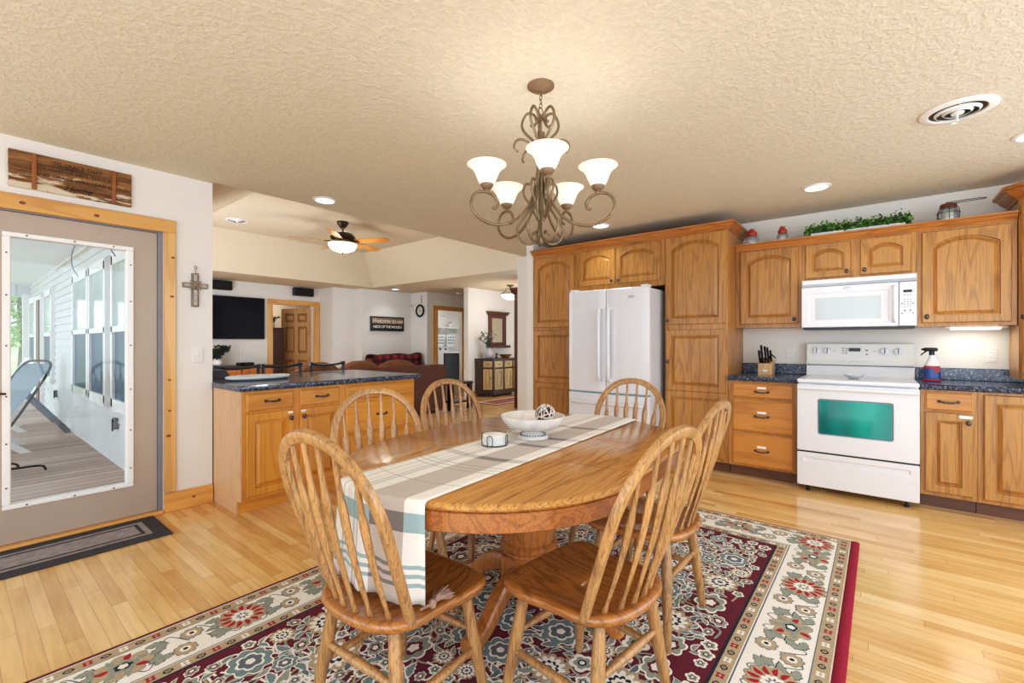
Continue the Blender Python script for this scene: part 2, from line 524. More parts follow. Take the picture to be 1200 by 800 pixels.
# bedroom behind the pine door
bm = B()
box(bm, 3.6, 6.2, 11.6, 11.7, 0, H)
struct('wall_bedroom_back', bm, M['wall_tan'])
bm = B()
box(bm, 3.5, 3.6, 10.07, 11.7, 0, H)
struct('wall_bedroom_side', bm, M['wall_tan'])
bm = B()
box(bm, 6.2, 6.3, 10.07, 11.7, 0, H)
struct('wall_bedroom', bm, M['wall_tan'])
bm = B(); box(bm, 3.5, 6.3, 10.9, 11.7, -0.1, 0); struct('floor_bedroom', bm, M['floor'])
bm = B(); box(bm, 3.5, 6.3, 10.9, 11.7, H, H + 0.1); struct('ceiling_bedroom', bm, M['ceiling2'])

# pine casing of the glazed door
def knots(bm, pts, y, mi=1):
    for x, z, r in pts:
        ring = [(x + r * 1.5 * cos(a * pi / 5), y, z + r * sin(a * pi / 5)) for a in range(10)]
        poly(bm, ring, mi)
bm = B()
box(bm, -0.06, 1.03, 3.965, 3.992, 2.006, 2.098, 0.003)
knots(bm, [(0.27, 2.05, .010), (0.60, 2.045, .010)], 3.9645)
struct('trim_1', bm, [M['pine_x'], M['knot']])
bm = B()
box(bm, 0.960, 1.03, 3.966, 3.992, 0.145, 2.006, 0.003)
knots(bm, [(0.985, .55, .010), (1.01, 1.83, .008), (0.99, .95, .007), (1.005, 1.55, .008), (0.99, .73, .007)], 3.9655)
struct('trim_2', bm, [M['pine'], M['knot']])
bm = B()
box(bm, -0.06, 0.025, 3.966, 3.992, 0, 2.006, 0.003)
struct('trim_3', bm, M['pine'])
bm = B()
box(bm, 0.960, 1.268, 3.966, 3.990, 0.0, 0.137, 0.004)
knots(bm, [(1.14, .075, .008)], 3.9655)
struct('baseboard_left', bm, [M['pine_x'], M['knot']])
bm = B()     # jamb + threshold
box(bm, 0.930, 0.957, 3.995, 4.115, 0.02, 2.01)
box(bm, 0.031, 0.045, 3.995, 4.115, 0.02, 2.01)
box(bm, 0.045, 0.930, 3.995, 4.115, 1.998, 2.011)
struct('trim_4', bm, M['grey_trim'])
bm = B(); box(bm, 0.031, 0.957, 3.96, 4.15, 0.0, 0.022, 0.004)
struct('trim_5', bm, M['pine_x'])

# the glazed exterior door
bm = B()
y0, y1 = 4.012, 4.056
gx0, gx1, gz0, gz1 = 0.215, 0.765, 0.25, 1.855
box(bm, 0.047, gx0, y0, y1, 0.025, 1.996)
box(bm, gx1, 0.928, y0, y1, 0.025, 1.996)
box(bm, gx0, gx1, y0, y1, 0.025, gz0, 0.0)
box(bm, gx0, gx1, y0, y1, gz1, 1.996, 0.0)
door = struct('door_1', bm, M['taupe'])
bm = B()
for a, b, c, d in ((0.190, 0.797, 1.848, 1.876), (0.190, 0.797, 0.229, 0.257), (0.190, 0.226, 0.257, 1.848), (0.757, 0.797, 0.257, 1.848)):
    box(bm, a, b, 3.998, 4.062, c, d, 0.005)
struct('glass_frame', bm, M['white_semi'], door)
bm = B()
for z in (0.36, .62, .9, 1.2, 1.5, 1.75):
    for x in (0.207, 0.779):
        box(bm, x - .004, x + .004, 3.995, 3.999, z - .004, z + .004)
for x in (0.29, .5, .69):
    for z in (0.243, 1.862):
        box(bm, x - .004, x + .004, 3.995, 3.999, z - .004, z + .004)
struct('screws', bm, M['bronze'], door)
bm = B(); box(bm, 0.226, 0.757, 4.030, 4.034, 0.257, 1.848)
struct('glass', bm, M['glass'], door)
bm = B()
lathe(bm, [(0.0, 0), (0.028, 0), (0.028, 0.006), (0.011, 0.012), (0.011, 0.05), (0, 0.05)], (0, 0, 0), 16, M=MX((0.105, 4.012, 0.925), (1, 0, 0), (0, 0, 1)))
tube(bm, [(0.105, 3.965, 0.925), (0.15, 3.962, 0.925), (0.205, 3.966, 0.918)], [0.010, 0.008, 0.006])
struct('handle', bm, M['bronze'], door, 40)

# ------------------------------------------------------------------ porch
def m_deck():
    n = N('weathered_deck')
    v = n.coord('Object', (1, 1, 1))
    br = n.n('ShaderNodeTexBrick'); br.offset = 0.4
    br.inputs['Scale'].default_value = 1; br.inputs['Brick Width'].default_value = 4.0; br.inputs['Row Height'].default_value = 0.14
    br.inputs['Mortar Size'].default_value = 0.006; br.inputs['Mortar Smooth'].default_value = 0.3
    br.inputs['Color1'].default_value = srgb(186, 164, 150); br.inputs['Color2'].default_value = srgb(212, 192, 178); br.inputs['Mortar'].default_value = srgb(110, 96, 92)
    n.l(v, br.inputs['Vector'])
    g = n.n('ShaderNodeTexNoise'); g.inputs['Scale'].default_value = 40
    n.l(n.coord('Object', (0.08, 1, 1)), g.inputs['Vector'])
    n.set(Base_Color=n.mix(1.0, br.outputs['Color'], n.ramp(g.outputs['Fac'], [(0.3, (.85, .84, .83, 1)), (.7, (1.05, 1.05, 1.05, 1))]), 'MULTIPLY'), Roughness=0.8)
    return n.m
M['siding'] = plain('white_vinyl_siding', srgb(216, 218, 218), 0.55, var=0.02)
M['deck'] = m_deck()
M['win_dark'] = plain('screened_lower_pane', srgb(66, 88, 112), 0.4, var=0.2, scale=1.5, spec=.15)
M['win_glass'] = plain('window_glass_reflecting', srgb(176, 196, 190), 0.08, var=0.25, scale=3)
bm = B(); box(bm, -3.4, 1.16, 4.14, 15.0, -0.2, -0.1); struct('porch_floor', bm, M['deck'])
bm = B(); box(bm, -3.4, 1.16, 4.12, 15.2, 2.52, 2.6); struct('porch_ceiling', bm, plain('porch_ceiling_white', srgb(236, 238, 240), 0.6, var=0.01))
bm = B()
z = -0.1
while z < 2.5:
    z2 = min(z + 0.115, 2.52)
    loft(bm, [[(1.16, 4.14, z), (1.128, 4.14, z), (1.148, 4.14, z2), (1.16, 4.14, z2)], [(1.16, 15, z), (1.128, 15, z), (1.148, 15, z2), (1.16, 15, z2)]])
    z += 0.115
struct('wall_porch', bm, M['siding'])
bm = B()
box(bm, -3.4, 1.16, 15.0, 15.1, 2.24, 2.52)
for i in range(22):
    x = -3.3 + i * 0.2
    box(bm, x, x + 0.02, 14.98, 15.0, 2.24, 2.52)
struct('porch_beam', bm, M['siding'])
bm = B(); box(bm, 1.02, 1.16, 14.9, 15.04, -0.1, 2.3); struct('porch_post_trim', bm, M['white_semi'])

def porch_window(nm, ya, yb, z0=0.55, z1=2.12):
    bm = B()
    w = 0.07
    x0, x1 = 1.085, 1.16
    box(bm, x0, x1, ya - .02, ya + w, z0 - .02, z1 + .02); box(bm, x0, x1, yb - w, yb + .02, z0 - .02, z1 + .02)
    box(bm, x0, x1, ya, yb, z0 - .05, z0 + w); box(bm, x0, x1, ya, yb, z1 - w, z1 + .05); box(bm, x0, x1, ya, yb, 1.33, 1.39)
    r = struct(nm, bm, M['white_semi'])
    bm = B(); box(bm, 1.11, 1.127, ya + w, yb - w, 1.39, z1 - w)
    struct('upper_pane', bm, M['win_glass'], r)
    bm = B(); box(bm, 1.11, 1.127, ya + w, yb - w, z0 + w, 1.33)
    struct('lower_pane', bm, M['win_dark'], r)
porch_window('window_1', 7.80, 8.92)
porch_window('window_2', 6.76, 7.72)
porch_window('window_3', 5.40, 6.44)
porch_window('window_4', 11.08, 12.15)
porch_window('window_5', 13.5, 14.6)
bm = B()
box(bm, 1.08, 1.16, 12.45, 13.4, -0.1, 2.14)
d2 = struct('door_2', bm, M['white_semi'])
bm = B(); box(bm, 1.06, 1.08, 12.55, 12.95, -0.08, 2.04); struct('panel', bm, plain('brown_door_panel', srgb(120, 78, 56), .5), d2)
for i, (yy, zz) in enumerate(((10.75, 0.36), (6.39, 0.35))):
    t = thing('porch_outlet', ['small grey outdoor outlet cover low on the siding, farther along the porch', 'small grey outdoor outlet cover low on the siding under the near windows'][i], 'outlet', (1.12, yy, zz - .06))
    bm = B(); box(bm, 1.095, 1.128, yy - .04, yy + .04, zz - .06, zz + .06, .004); obj('cover', bm, M['grey_line'], t)
    bm = B(); box(bm, 1.085, 1.095, yy - .03, yy + .01, zz - .08, zz + .05, .003); obj('flap', bm, M['black_metal'], t)
for i, (yy, xx) in enumerate(((8.4, 1.05), (5.95, 0.99))):
    bm = B()
    tube(bm, catmull([(xx, yy, 2.515), (xx - .03, yy, 2.38), (xx - .02, yy, 2.22), (xx + .05, yy, 2.08)], 5), 0.006, 5)
    o = obj('hanging_wire', bm, M['grey_line'], loc=(xx, yy, 2.515))
    tag(o, ['thin wire dangling from the porch ceiling edge near the farther windows', 'thin wire dangling from the porch ceiling in front of the nearest window'][i], 'wire')

# garden beyond the porch
bm = B(); box(bm, -30, 10, 15.05, 70, -0.9, -0.6); struct('garden_ground', bm, plain('spring_grass', srgb(150, 176, 112), .9, var=.2, scale=1))
bm = B(); loft(bm, [[(-30, 40, -1), (10, 40, -1), (10, 60, -1), (-30, 60, -1)], [(-30, 50, 2.6), (10, 50, 2.2), (10, 60, 2.4), (-30, 60, 3)]])
struct('garden_hill', bm, plain('pale_green_hill', srgb(158, 178, 130), .9, var=.25, scale=.6))
M['tree_leaf'] = plain('spring_leaf', srgb(170, 190, 140), .8, var=.3, scale=2)
M['tree_bark'] = plain('grey_bark', srgb(130, 122, 110), .9)
def garden_tree(x, y, h, r, lab, sd):
    rnd = random.Random(sd)
    t = thing('garden_tree', lab, 'tree', (x, y, -0.62), 'trees beyond the porch')
    bm = B(); tube(bm, [(x, y, -.62), (x + .1, y, h * .4), (x - .05, y, h * .8)], [.14, .1, .04], 7)
    for k in range(7):
        a = rnd.random() * 6.3; z = h * (.3 + .07 * k)
        tube(bm, [(x, y, z), (x + cos(a) * r * .5, y + sin(a) * r * .5, z + r * .35), (x + cos(a) * r * .9, y + sin(a) * r * .9, z + r * .8)], [.05, .03, .012], 5)
    obj('trunk', bm, M['tree_bark'], t)
    bm = B()
    for k in range(2400):
        a = rnd.random() * 6.3; rr = r * sqrt(rnd.random()); z = h * .25 + rnd.random() * h * .8
        p = Vector((x + rr * cos(a), y + rr * sin(a), z)); s = .07 + rnd.random() * .09
        u = Vector((rnd.uniform(-1, 1), rnd.uniform(-1, 1), rnd.uniform(-1, 1))).normalized(); w, _ = frame_axes(u)
        poly(bm, [p - u * s, p + w * s * .5, p + u * s, p - w * s * .5])
    obj('crown', bm, M['tree_leaf'], t, recalc=False)
garden_tree(1.45, 22, 4.2, 1.9, 'pale green spring tree nearest the end of the porch', 1)
garden_tree(.9, 27.5, 5.0, 2.3, 'pale green spring tree at the left behind the porch', 2)
garden_tree(2.9, 33, 5.5, 2.4, 'pale green spring tree farthest back beyond the porch', 3)

# porch furniture
M['mesh_seat'] = plain('steel_mesh', srgb(120, 136, 146), .5, metal=.4, var=.3, scale=200)
t = thing('patio_chair', 'black framed metal mesh patio chair nearest the glazed door', 'chair', (0.25, 6.7, -0.1))
bm = B()
# back leans away to the right (+x), seen edge-on
bp = catmull([(0.12, 6.55, .30), (0.22, 6.5, .34), (0.40, 6.45, .66), (0.55, 6.42, .98), (0.56, 6.6, 1.03), (0.55, 6.80, .98), (0.40, 6.86, .66), (0.22, 6.84, .34), (0.12, 6.8, .30)], 5)
tube(bm, bp, 0.012, 6)
obj('back_frame', bm, M['black_metal'], t, 50)
bm = B()
for k in range(10):
    f0, f1 = k / 10, (k + 1) / 10
    P = lambda f: (0.14 + .42 * f + .02 * sin(f * 3), .30 + .70 * f)
    (xa, za), (xb, zb) = P(f0), P(f1)
    poly(bm, [(xa, 6.53 - .1 * f0, za), (xb, 6.53 - .1 * f1, zb), (xb, 6.82, zb), (xa, 6.82, za)])
obj('mesh_back', bm, M['mesh_seat'], t)
bm = B(); box(bm, -.3, .18, 6.52, 6.84, .27, .29, .004); obj('mesh_seat', bm, M['mesh_seat'], t)
for yy in (6.5, 6.86):
    bm = B(); tube(bm, catmull([(-.3, yy, .28), (-.1, yy, .05), (.25, yy - .02, .0), (.5, yy - .02, -.03), (.56, yy, -.085)], 5), .011, 6); obj('leg', bm, M['black_metal'], t, 50)
    bm = B(); tube(bm, catmull([(.2, yy, .34), (.0, yy - .04, .5), (-.25, yy - .04, .5), (-.3, yy, .28)], 5), .010, 6); obj('armrest', bm, M['black_metal'], t, 50)
t = thing('porch_swing_frame', 'grey slanted porch swing frame leaning over the deck behind the mesh chair', 'swing frame', (0.9, 9.3, -0.1))
for yy in (9.25, 10.6):
    bm = B(); tube(bm, [(1.09, yy, -.09), (.1, yy - .1, 1.3)], .035, 8); obj('leg', bm, M['grey_line'], t)
    bm = B(); tube(bm, [(-.9, yy, -.09), (.1, yy - .1, 1.3)], .035, 8); obj('leg', bm, M['grey_line'], t)
bm = B(); tube(bm, [(.1, 9.1, 1.3), (.1, 10.55, 1.3)], .03, 8); obj('top_bar', bm, M['grey_line'], t)
bm = B(); tube(bm, [(.75, 9.23, .4), (.75, 10.58, .4)], .02, 8); obj('brace', bm, M['grey_line'], t)
t_mesh = None
for _o in COL.objects:
    if _o.name == 'patio_chair': _o.rotation_euler.z = radians(28)
def adirondack(x, y, lab, slat=M['white_semi']):
    t = thing('slat_chair', lab, 'chair', (x, y, -.1), 'slatted porch chairs')
    for k in range(5):
        yy = y - .24 + k * .12
        bm = B(); loft(bm, [[(x + .12, yy, .22), (x + .12, yy + .1, .22), (x + .15, yy + .1, .21), (x + .15, yy, .21)], [(x + .52, yy - .01, .98), (x + .52, yy + .11, .98), (x + .55, yy + .11, .97), (x + .55, yy - .01, .97)]])
        obj('back_slat', bm, slat, t)
    bm = B()
    for k in range(4): box(bm, x - .4 + k * .13, x - .29 + k * .13, y - .26, y + .36, .22 - k * .01, .245 - k * .01)
    obj('seat', bm, slat, t)
    for yy in (y - .3, y + .38):
        bm = B(); box(bm, x - .42, x - .33, yy - .02, yy + .02, -.1, .46); obj('leg', bm, slat, t)
        bm = B(); loft(bm, [[(x + .05, yy - .02, .2), (x + .05, yy + .02, .2), (x + .15, yy + .02, .2), (x + .15, yy - .02, .2)], [(x + .4, yy - .02, -.1), (x + .4, yy + .02, -.1), (x + .5, yy + .02, -.1), (x + .5, yy - .02, -.1)]]); obj('leg', bm, slat, t)
        bm = B(); box(bm, x - .45, x + .25, yy - .06, yy + .06, .46, .485); obj('armrest', bm, slat, t)
adirondack(0.12, 8.25, 'white slatted wooden porch chair just behind the black mesh chair')
adirondack(0.22, 10.1, 'white slatted wooden porch chair farthest along the porch')
# ------------------------------------------------------------------ cabinets
def facing_x(xf):            # a face looking along -x : u = y, v = z, w = outward
    return lambda u, v, w: (xf - w, u, v)
def facing_y(yf):            # a face looking along -y : u = x
    return lambda u, v, w: (u, yf - w, v)

def panel_door(bm, mp, u0, u1, v0, v1, arch=0.0, th=0.02, stile=0.055, w0=0.0):
    """frame-and-raised-panel door; arch = rise of the top rail's curve"""
    n = 14 if arch else 1
    cu, cv = (u0 + u1) / 2, (v0 + v1) / 2
    iu0, iu1, iv0, iv1 = u0 + stile, u1 - stile, v0 + stile, v1 - stile
    hw = (iu1 - iu0) / 2
    def top(u): return iv1 - arch * min(1, abs((u - cu) / hw)) ** 2.2
    inner = [(iu0, iv0), (iu1, iv0)] + [(iu1 - (iu1 - iu0) * k / n, top(iu1 - (iu1 - iu0) * k / n)) for k in range(n + 1)]
    def outline(d):
        o = [(u0 + d, v0 + d), (u1 - d, v0 + d)]
        for k in range(n + 1):
            u = iu1 - (iu1 - iu0) * k / n
            if k == 0: u = u1 - d
            if k == n: u = u0 + d
            o.append((u, v1 - d))
        return o
    ih = (iv1 - iv0) / 2; icv = (iv0 + iv1) / 2
    def inset(d): return [(cu + (u - cu) * (hw - d) / hw, icv + (v - icv) * (ih - d) / ih) for u, v in inner]
    L = [(outline(0), w0), (outline(0), w0 + th * .7), (outline(.005), w0 + th), (inner, w0 + th), (inset(.003), w0 + th * .12),
         (inset(.010), w0 + th * .12), (inset(min(.034, hw * .4, ih * .4)), w0 + th * .85)]
    loft(bm, [[mp(u, v, w) for u, v in pts] for pts, w in L])

def slab_front(bm, mp, u0, u1, v0, v1, th=0.02, e=0.010):
    def r(d): return [(u0 + d, v0 + d), (u1 - d, v0 + d), (u1 - d, v1 - d), (u0 + d, v1 - d)]
    loft(bm, [[mp(u, v, w) for u, v in r(d)] for d, w in ((0, 0), (0, th * .55), (e * .5, th * .65), (e, th))])

def bar_pull(parent, mp, u, v, w=0.02, L=0.10):
    bm = B()
    h = L / 2
    pts = [mp(u - h, v, w), mp(u - h * .92, v, w + .016), mp(u - h * .4, v - .004, w + .026), mp(u, v - .005, w + .028), mp(u + h * .4, v - .004, w + .026), mp(u + h * .92, v, w + .016), mp(u + h, v, w)]
    tube(bm, catmull(pts, 4), [0.0062 + 0.0022 * cos(i * 1.5) for i in range(25)], 7)
    for s in (-1, 1):
        q = Vector(mp(u + s * h, v, w)); a = Vector(mp(u + s * h, v, w + .004)); nrm = (a - q).normalized()
        tube(bm, [q, a], [.012, .009], 8)
    return obj('handle', bm, M['pewter'], parent, 50)

def knob(parent, mp, u, v, w=0.02):
    bm = B()
    q = Vector(mp(u, v, w)); d = (Vector(mp(u, v, w + 1)) - q)
    tube(bm, [q, q + d * .006, q + d * .012, q + d * .020, q + d * .027, q + d * .03], [.010, .006, .007, .0145, .012, .004], 10)
    for vtx in bm.verts: vtx.co.z = v + (vtx.co.z - v) * 1.35
    return obj('knob', bm, M['pewter'], parent, 60)

def paper_label(parent, mp, u, v, w, a=.035, b=.010):
    bm = B()
    P = [mp(u - a, v - b, w), mp(u + a, v - b, w), mp(u + a, v + b, w), mp(u - a, v + b, w)]
    Q = [mp(u - a, v - b, w + .0012), mp(u + a, v - b, w + .0012), mp(u + a, v + b, w + .0012), mp(u - a, v + b, w + .0012)]
    loft(bm, [P, Q])
    return obj('label_tag', bm, M['label'], parent, label='small white paper label')

XF, XB = 4.53, 5.138
fx = facing_x(XF)
# tall pantry beside the white wall end
def carcass(t, x0, y0, y1, z0, z1, toe=True, mat='oak', name='carcass'):
    bm = B()
    box(bm, x0, XB, y0, y1, z0 + (0.1 if toe else 0), z1)
    o = obj(name, bm, M[mat], t)
    if toe:
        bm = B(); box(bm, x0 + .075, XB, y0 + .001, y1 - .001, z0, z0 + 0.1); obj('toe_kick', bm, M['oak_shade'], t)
    return o

t = thing('pantry_cabinet', 'tall oak pantry cabinet between the white wall end and the white refrigerator', 'cabinet', (4.83, 3.01, 0))
carcass(t, XF, 2.702, 3.328, 0, 2.28)
bm = B(); panel_door(bm, fx, 2.745, 3.303, 1.400, 2.235, .075); d = obj('door', bm, M['oak'], t)
bm = B(); panel_door(bm, fx, 2.745, 3.303, .13, .735); panel_door(bm, fx, 2.745, 3.303, .735, 1.362); d = obj('door', bm, M['oak'], t)
t = thing('pantry_cabinet', 'tall oak pantry cabinet right of the refrigerator, beside the drawer base', 'cabinet', (4.83, 1.39, 0))
carcass(t, XF, 1.097, 1.684, 0, 2.28)
bm = B(); panel_door(bm, fx, 1.115, 1.672, 1.396, 2.262, .075); d = obj('door', bm, M['oak'], t); knob(d, fx, 1.648, 1.435)
bm = B(); panel_door(bm, fx, 1.115, 1.672, .13, .745); panel_door(bm, fx, 1.115, 1.672, .745, 1.343); d = obj('door', bm, M['oak'], t); knob(d, fx, 1.648, 1.03)
t = thing('bridge_cabinet', 'short oak cabinet with two arched doors bridging above the refrigerator', 'cabinet', (4.83, 2.19, 1.80))
bm = B(); box(bm, XF, XB, 1.686, 2.700, 1.80, 2.28); obj('carcass', bm, M['oak'], t)
bm = B(); panel_door(bm, fx, 2.226, 2.672, 1.852, 2.240, .055); d = obj('door', bm, M['oak'], t); knob(d, fx, 2.262, 1.885)
bm = B(); panel_door(bm, fx, 1.735, 2.214, 1.852, 2.248, .055); d = obj('door', bm, M['oak'], t); knob(d, fx, 2.178, 1.885)

def crown_profile(x, z0, h=.06, out=.055):
    # from face at x outwards (towards -x)
    return [(x - .0008, z0), (x - .006, z0), (x - .012, z0 + .012), (x - out * .55, z0 + h * .45), (x - out * .75, z0 + h * .7), (x - out, z0 + h * .8), (x - out, z0 + h), (x - .0008, z0 + h)]
def crown(t, x, ya, yb, z0, h, out, ret_left=False, ret_right=False, xback=5.138):
    """moulding along y with mitred returns"""
    P = crown_profile(0, z0, h, out)
    bm = B()
    rings = []
    if ret_left: rings.append([(xback, yb - dx, z) for dx, z in P])
    rings.append([(x + dx, yb - (dx if ret_left else 0), z) for dx, z in P])
    rings.append([(x + dx, ya + (dx if ret_right else 0), z) for dx, z in P])
    if ret_right: rings.append([(xback, ya + dx, z) for dx, z in P])
    loft(bm, rings)
    return bm
t = thing('crown_moulding', 'oak crown moulding along the top of the tall pantry wall over the refrigerator', 'moulding', (4.5, 2.2, 2.28))
bm = crown(t, XF, 1.097, 3.328, 2.262, .075, .07, False, True)
obj('moulding_run', bm, M['crown'], t)

# base cabinets
t = thing('drawer_base', 'oak base cabinet of three drawers between the pantry and the range', 'cabinet', (4.83, .82, 0))
carcass(t, XF, .542, 1.093, 0, .872)
for k, (a, b) in enumerate(((.725, .853), (.425, .708), (.118, .404))):
    bm = B(); slab_front(bm, fx, .574, 1.054, a, b)
    d = obj('drawer', bm, M['oak_y'], t)
    zz = (a + b) / 2 + (.0 if k else -.004)
    bar_pull(d, fx, .815, zz - .004)
    paper_label(d, fx, .815, zz + .030, .021)
t = thing('base_cabinet', 'oak base cabinet with one drawer over a door, right beside the range', 'cabinet', (4.83, -.4, 0))
carcass(t, XF, -.530, -.230, 0, .872)
bm = B(); slab_front(bm, fx, -.506, -.256, .727, .857); d = obj('drawer', bm, M['oak_y'], t); bar_pull(d, fx, -.381, .792)
bm = B(); panel_door(bm, fx, -.506, -.256, .130, .712); d = obj('door', bm, M['oak'], t); knob(d, fx, -.482, .652); paper_label(d, fx, -.470, .690, .021, .034, .010)
t = thing('base_cabinet', 'oak base cabinet with a full height door at the far right of the kitchen run', 'cabinet', (4.83, -.8, 0))
carcass(t, XF, -1.15, -.532, 0, .872)
bm = B(); panel_door(bm, fx, -1.13, -.560, .128, .855); d = obj('door', bm, M['oak'], t)

# upper cabinets
XU = 4.82
fu = facing_x(XU)
def upper(lab, y0, y1, z0, z1):
    t = thing('wall_cabinet', lab, 'cabinet', (4.98, (y0 + y1) / 2, z0))
    bm = B(); box(bm, XU, XB, y0, y1, z0, z1); obj('carcass', bm, M['oak'], t)
    return t
t = upper('oak wall cabinet with one arched door left of the microwave', .548, 1.094, 1.358, 2.115)
bm = B(); panel_door(bm, fu, .574, 1.050, 1.392, 2.085, .055); d = obj('door', bm, M['oak'], t); knob(d, fu, .604, 1.43)
t = upper('short oak wall cabinet with two arched doors directly above the microwave', -.222, .546, 1.765, 2.115)
bm = B(); panel_door(bm, fu, .192, .521, 1.786, 2.084, .05, stile=.05); d = obj('door', bm, M['oak'], t); knob(d, fu, .222, 1.825)
bm = B(); panel_door(bm, fu, -.192, .131, 1.786, 2.085, .05, stile=.05); d = obj('door', bm, M['oak'], t); knob(d, fu, .103, 1.825)
t = upper('wide oak wall cabinet with one arched door right of the microwave', -.764, -.224, 1.345, 2.115)
bm = B(); panel_door(bm, fu, -.735, -.254, 1.372, 2.080, .06); d = obj('door', bm, M['oak'], t); knob(d, fu, -.282, 1.42)
t = thing('crown_moulding', 'oak crown moulding along the top of the wall cabinets over the range', 'moulding', (4.8, .2, 2.115))
bm = crown(t, XU, -.764, 1.094, 2.098, .060, .05)
obj('moulding_run', bm, M['crown'], t)
# corner hutch at the right edge
t = thing('corner_cabinet', 'tall oak corner cabinet standing on the counter at the right edge', 'cabinet', (4.95, -.95, .955))
bm = B()
cp = [(5.112, -.768), (4.80, -.768), (4.52, -1.05), (4.52, -1.15), (5.112, -1.15)]
prism(bm, cp, .957, 2.24); obj('carcass', bm, M['oak'], t)
bm = B()
fd = lambda u, v, w: (4.80 - .28 * u - .7071 * w, -.768 - .28 * u + .0 - (-.7071) * w * 1.0, v)
panel_door(bm, fd, .08, .92, 1.0, 2.2, .05, stile=.05); d = obj('door', bm, M['oak'], t); knob(d, fd, .14, 1.40)
bm = B()
R = []
for dx, z in crown_profile(0, 2.235, .10, .085):
    o = -dx
    R.append((o, z))
loft(bm, [[(5.138, -.768 + o, z) for o, z in R], [(4.80 - o * .41, -.768 + o, z) for o, z in R], [(4.52 - o, -1.05 + o * .41, z) for o, z in R], [(4.52 - o, -1.15, z) for o, z in R]])
obj('crown', bm, M['crown'], t)

# laminate counters
def m_granite():
    n = N('blue_black_granite_laminate')
    a = n.n('ShaderNodeTexNoise'); a.inputs['Scale'].default_value = 75; a.inputs['Detail'].default_value = 5; a.inputs['Roughness'].default_value = .7
    n.l(n.coord('Object'), a.inputs['Vector'])
    b = n.n('ShaderNodeTexNoise'); b.inputs['Scale'].default_value = 22; b.inputs['Detail'].default_value = 4
    n.l(n.coord('Object'), b.inputs['Vector'])
    c1 = n.ramp(a.outputs['Fac'], [(0.36, srgb(14, 18, 28)), (0.49, srgb(44, 56, 80)), (0.58, srgb(96, 110, 132)), (0.70, srgb(186, 188, 192))])
    c2 = n.ramp(b.outputs['Fac'], [(0.42, (1, 1, 1, 1)), (0.62, (.62, .66, .74, 1))])
    n.set(Base_Color=n.mix(1.0, c1, c2, 'MULTIPLY'), Roughness=0.22, Coat_Weight=.3)
    return n.m
M['granite'] = m_granite()
def counter_run(lab, y0, y1):
    t = thing('countertop', lab, 'countertop', (4.8, (y0 + y1) / 2, .874))
    bm = B()
    pr = [(5.138, .874), (4.505, .874), (4.494, .882), (4.490, .895), (4.494, .907), (4.505, .914), (5.138, .914)]
    loft(bm, [[(x, y0, z) for x, z in pr], [(x, y1, z) for x, z in pr]])
    obj('slab', bm, M['granite'], t)
    bm = B(); box(bm, 5.116, 5.138, y0, y1, .914, 1.012, .004); obj('backsplash', bm, M['granite'], t)
counter_run('blue black speckled countertop left of the range under the knife block', .545, 1.093)
counter_run('blue black speckled countertop right of the range under the spray bottle', -1.15, -.230)

# ------------------------------------------------------------------ refrigerator
t = thing('refrigerator', 'white french door refrigerator with bottom freezer between the two pantries', 'refrigerator', (4.6, 2.18, 0))
bm = B(); box(bm, 4.275, 5.06, 1.735, 2.625, .02, 1.752, .004); obj('cabinet_body', bm, plain('fridge_side_grey', srgb(206, 210, 214), .4, var=.02), t)
def bowed(bm, y0, y1, z0, z1, x0=4.27, x1=4.212, bow=.012, c=None, hw=None, r=.012):
    """slightly curved white appliance front"""
    rings = []
    n = 10
    for k in range(n + 1):
        y = y0 + (y1 - y0) * k / n
        yy = 2.18 if c is None else c; h = .45 if hw is None else hw
        xf = x1 + bow * ((y - yy) / h) ** 2
        e = r if k in (0, n) else 0
        xf2 = xf + (r if k in (0, n) else 0)
        rings.append([(x0, y, z0), (xf2 + r, y, z0), (xf2, y, z0 + r), (xf2, y, z1 - r), (xf2 + r, y, z1), (x0, y, z1)])
    loft(bm, rings)
bm = B(); bowed(bm, 2.186, 2.630, .705, 1.765); dl = obj('fridge_door', bm, M['white'], t, 40)
bm = B(); bowed(bm, 1.728, 2.178, .705, 1.765); dr = obj('fridge_door', bm, M['white'], t, 40)
bm = B(); bowed(bm, 1.728, 2.630, .10, .690); dz = obj('freezer_drawer', bm, M['white'], t, 40)
for d, y in ((dl, 2.235), (dr, 2.128)):
    bm = B()
    tube(bm, catmull([(4.215, y, .83), (4.165, y, .85), (4.158, y, 1.0), (4.156, y, 1.2), (4.158, y, 1.42), (4.165, y, 1.54), (4.215, y, 1.56)], 4), .014, 10, flat=(1.4, Vector((0, 1, 0))))
    obj('handle', bm, M['white'], d, 60)
bm = B()
tube(bm, catmull([(4.215, 2.56, .60), (4.168, 2.55, .60), (4.158, 2.18, .60), (4.168, 1.81, .60), (4.215, 1.80, .60)], 6), .016, 10)
obj('handle', bm, M['white'], dz, 60)
bm = B(); box(bm, 4.26, 4.28, 1.735, 2.625, .02, .10); obj('kick_grille', bm, M['grey_line'], t)
bm = B(); lathe(bm, [(0, .003), (.02, .003), (.024, 0)], (0, 0, 0), 20, M=MX((4.211, 1.905, 1.672), (0, -1, 0), (0, 0, 1)) @ Matrix.Diagonal((1.5, .5, 1, 1))); obj('badge', bm, M['steel'], dr)
bm = B(); box(bm, 4.262, 4.272, 1.73, 2.628, .690, .705); obj('seam_strip', bm, plain('teal_shadow_gasket', srgb(120, 170, 176), .5), t)
for y in (1.78, 2.58):
    bm = B(); box(bm, 4.235, 4.34, y - .035, y + .035, 1.7655, 1.785, .004); obj('hinge_cover', bm, M['white'], t)

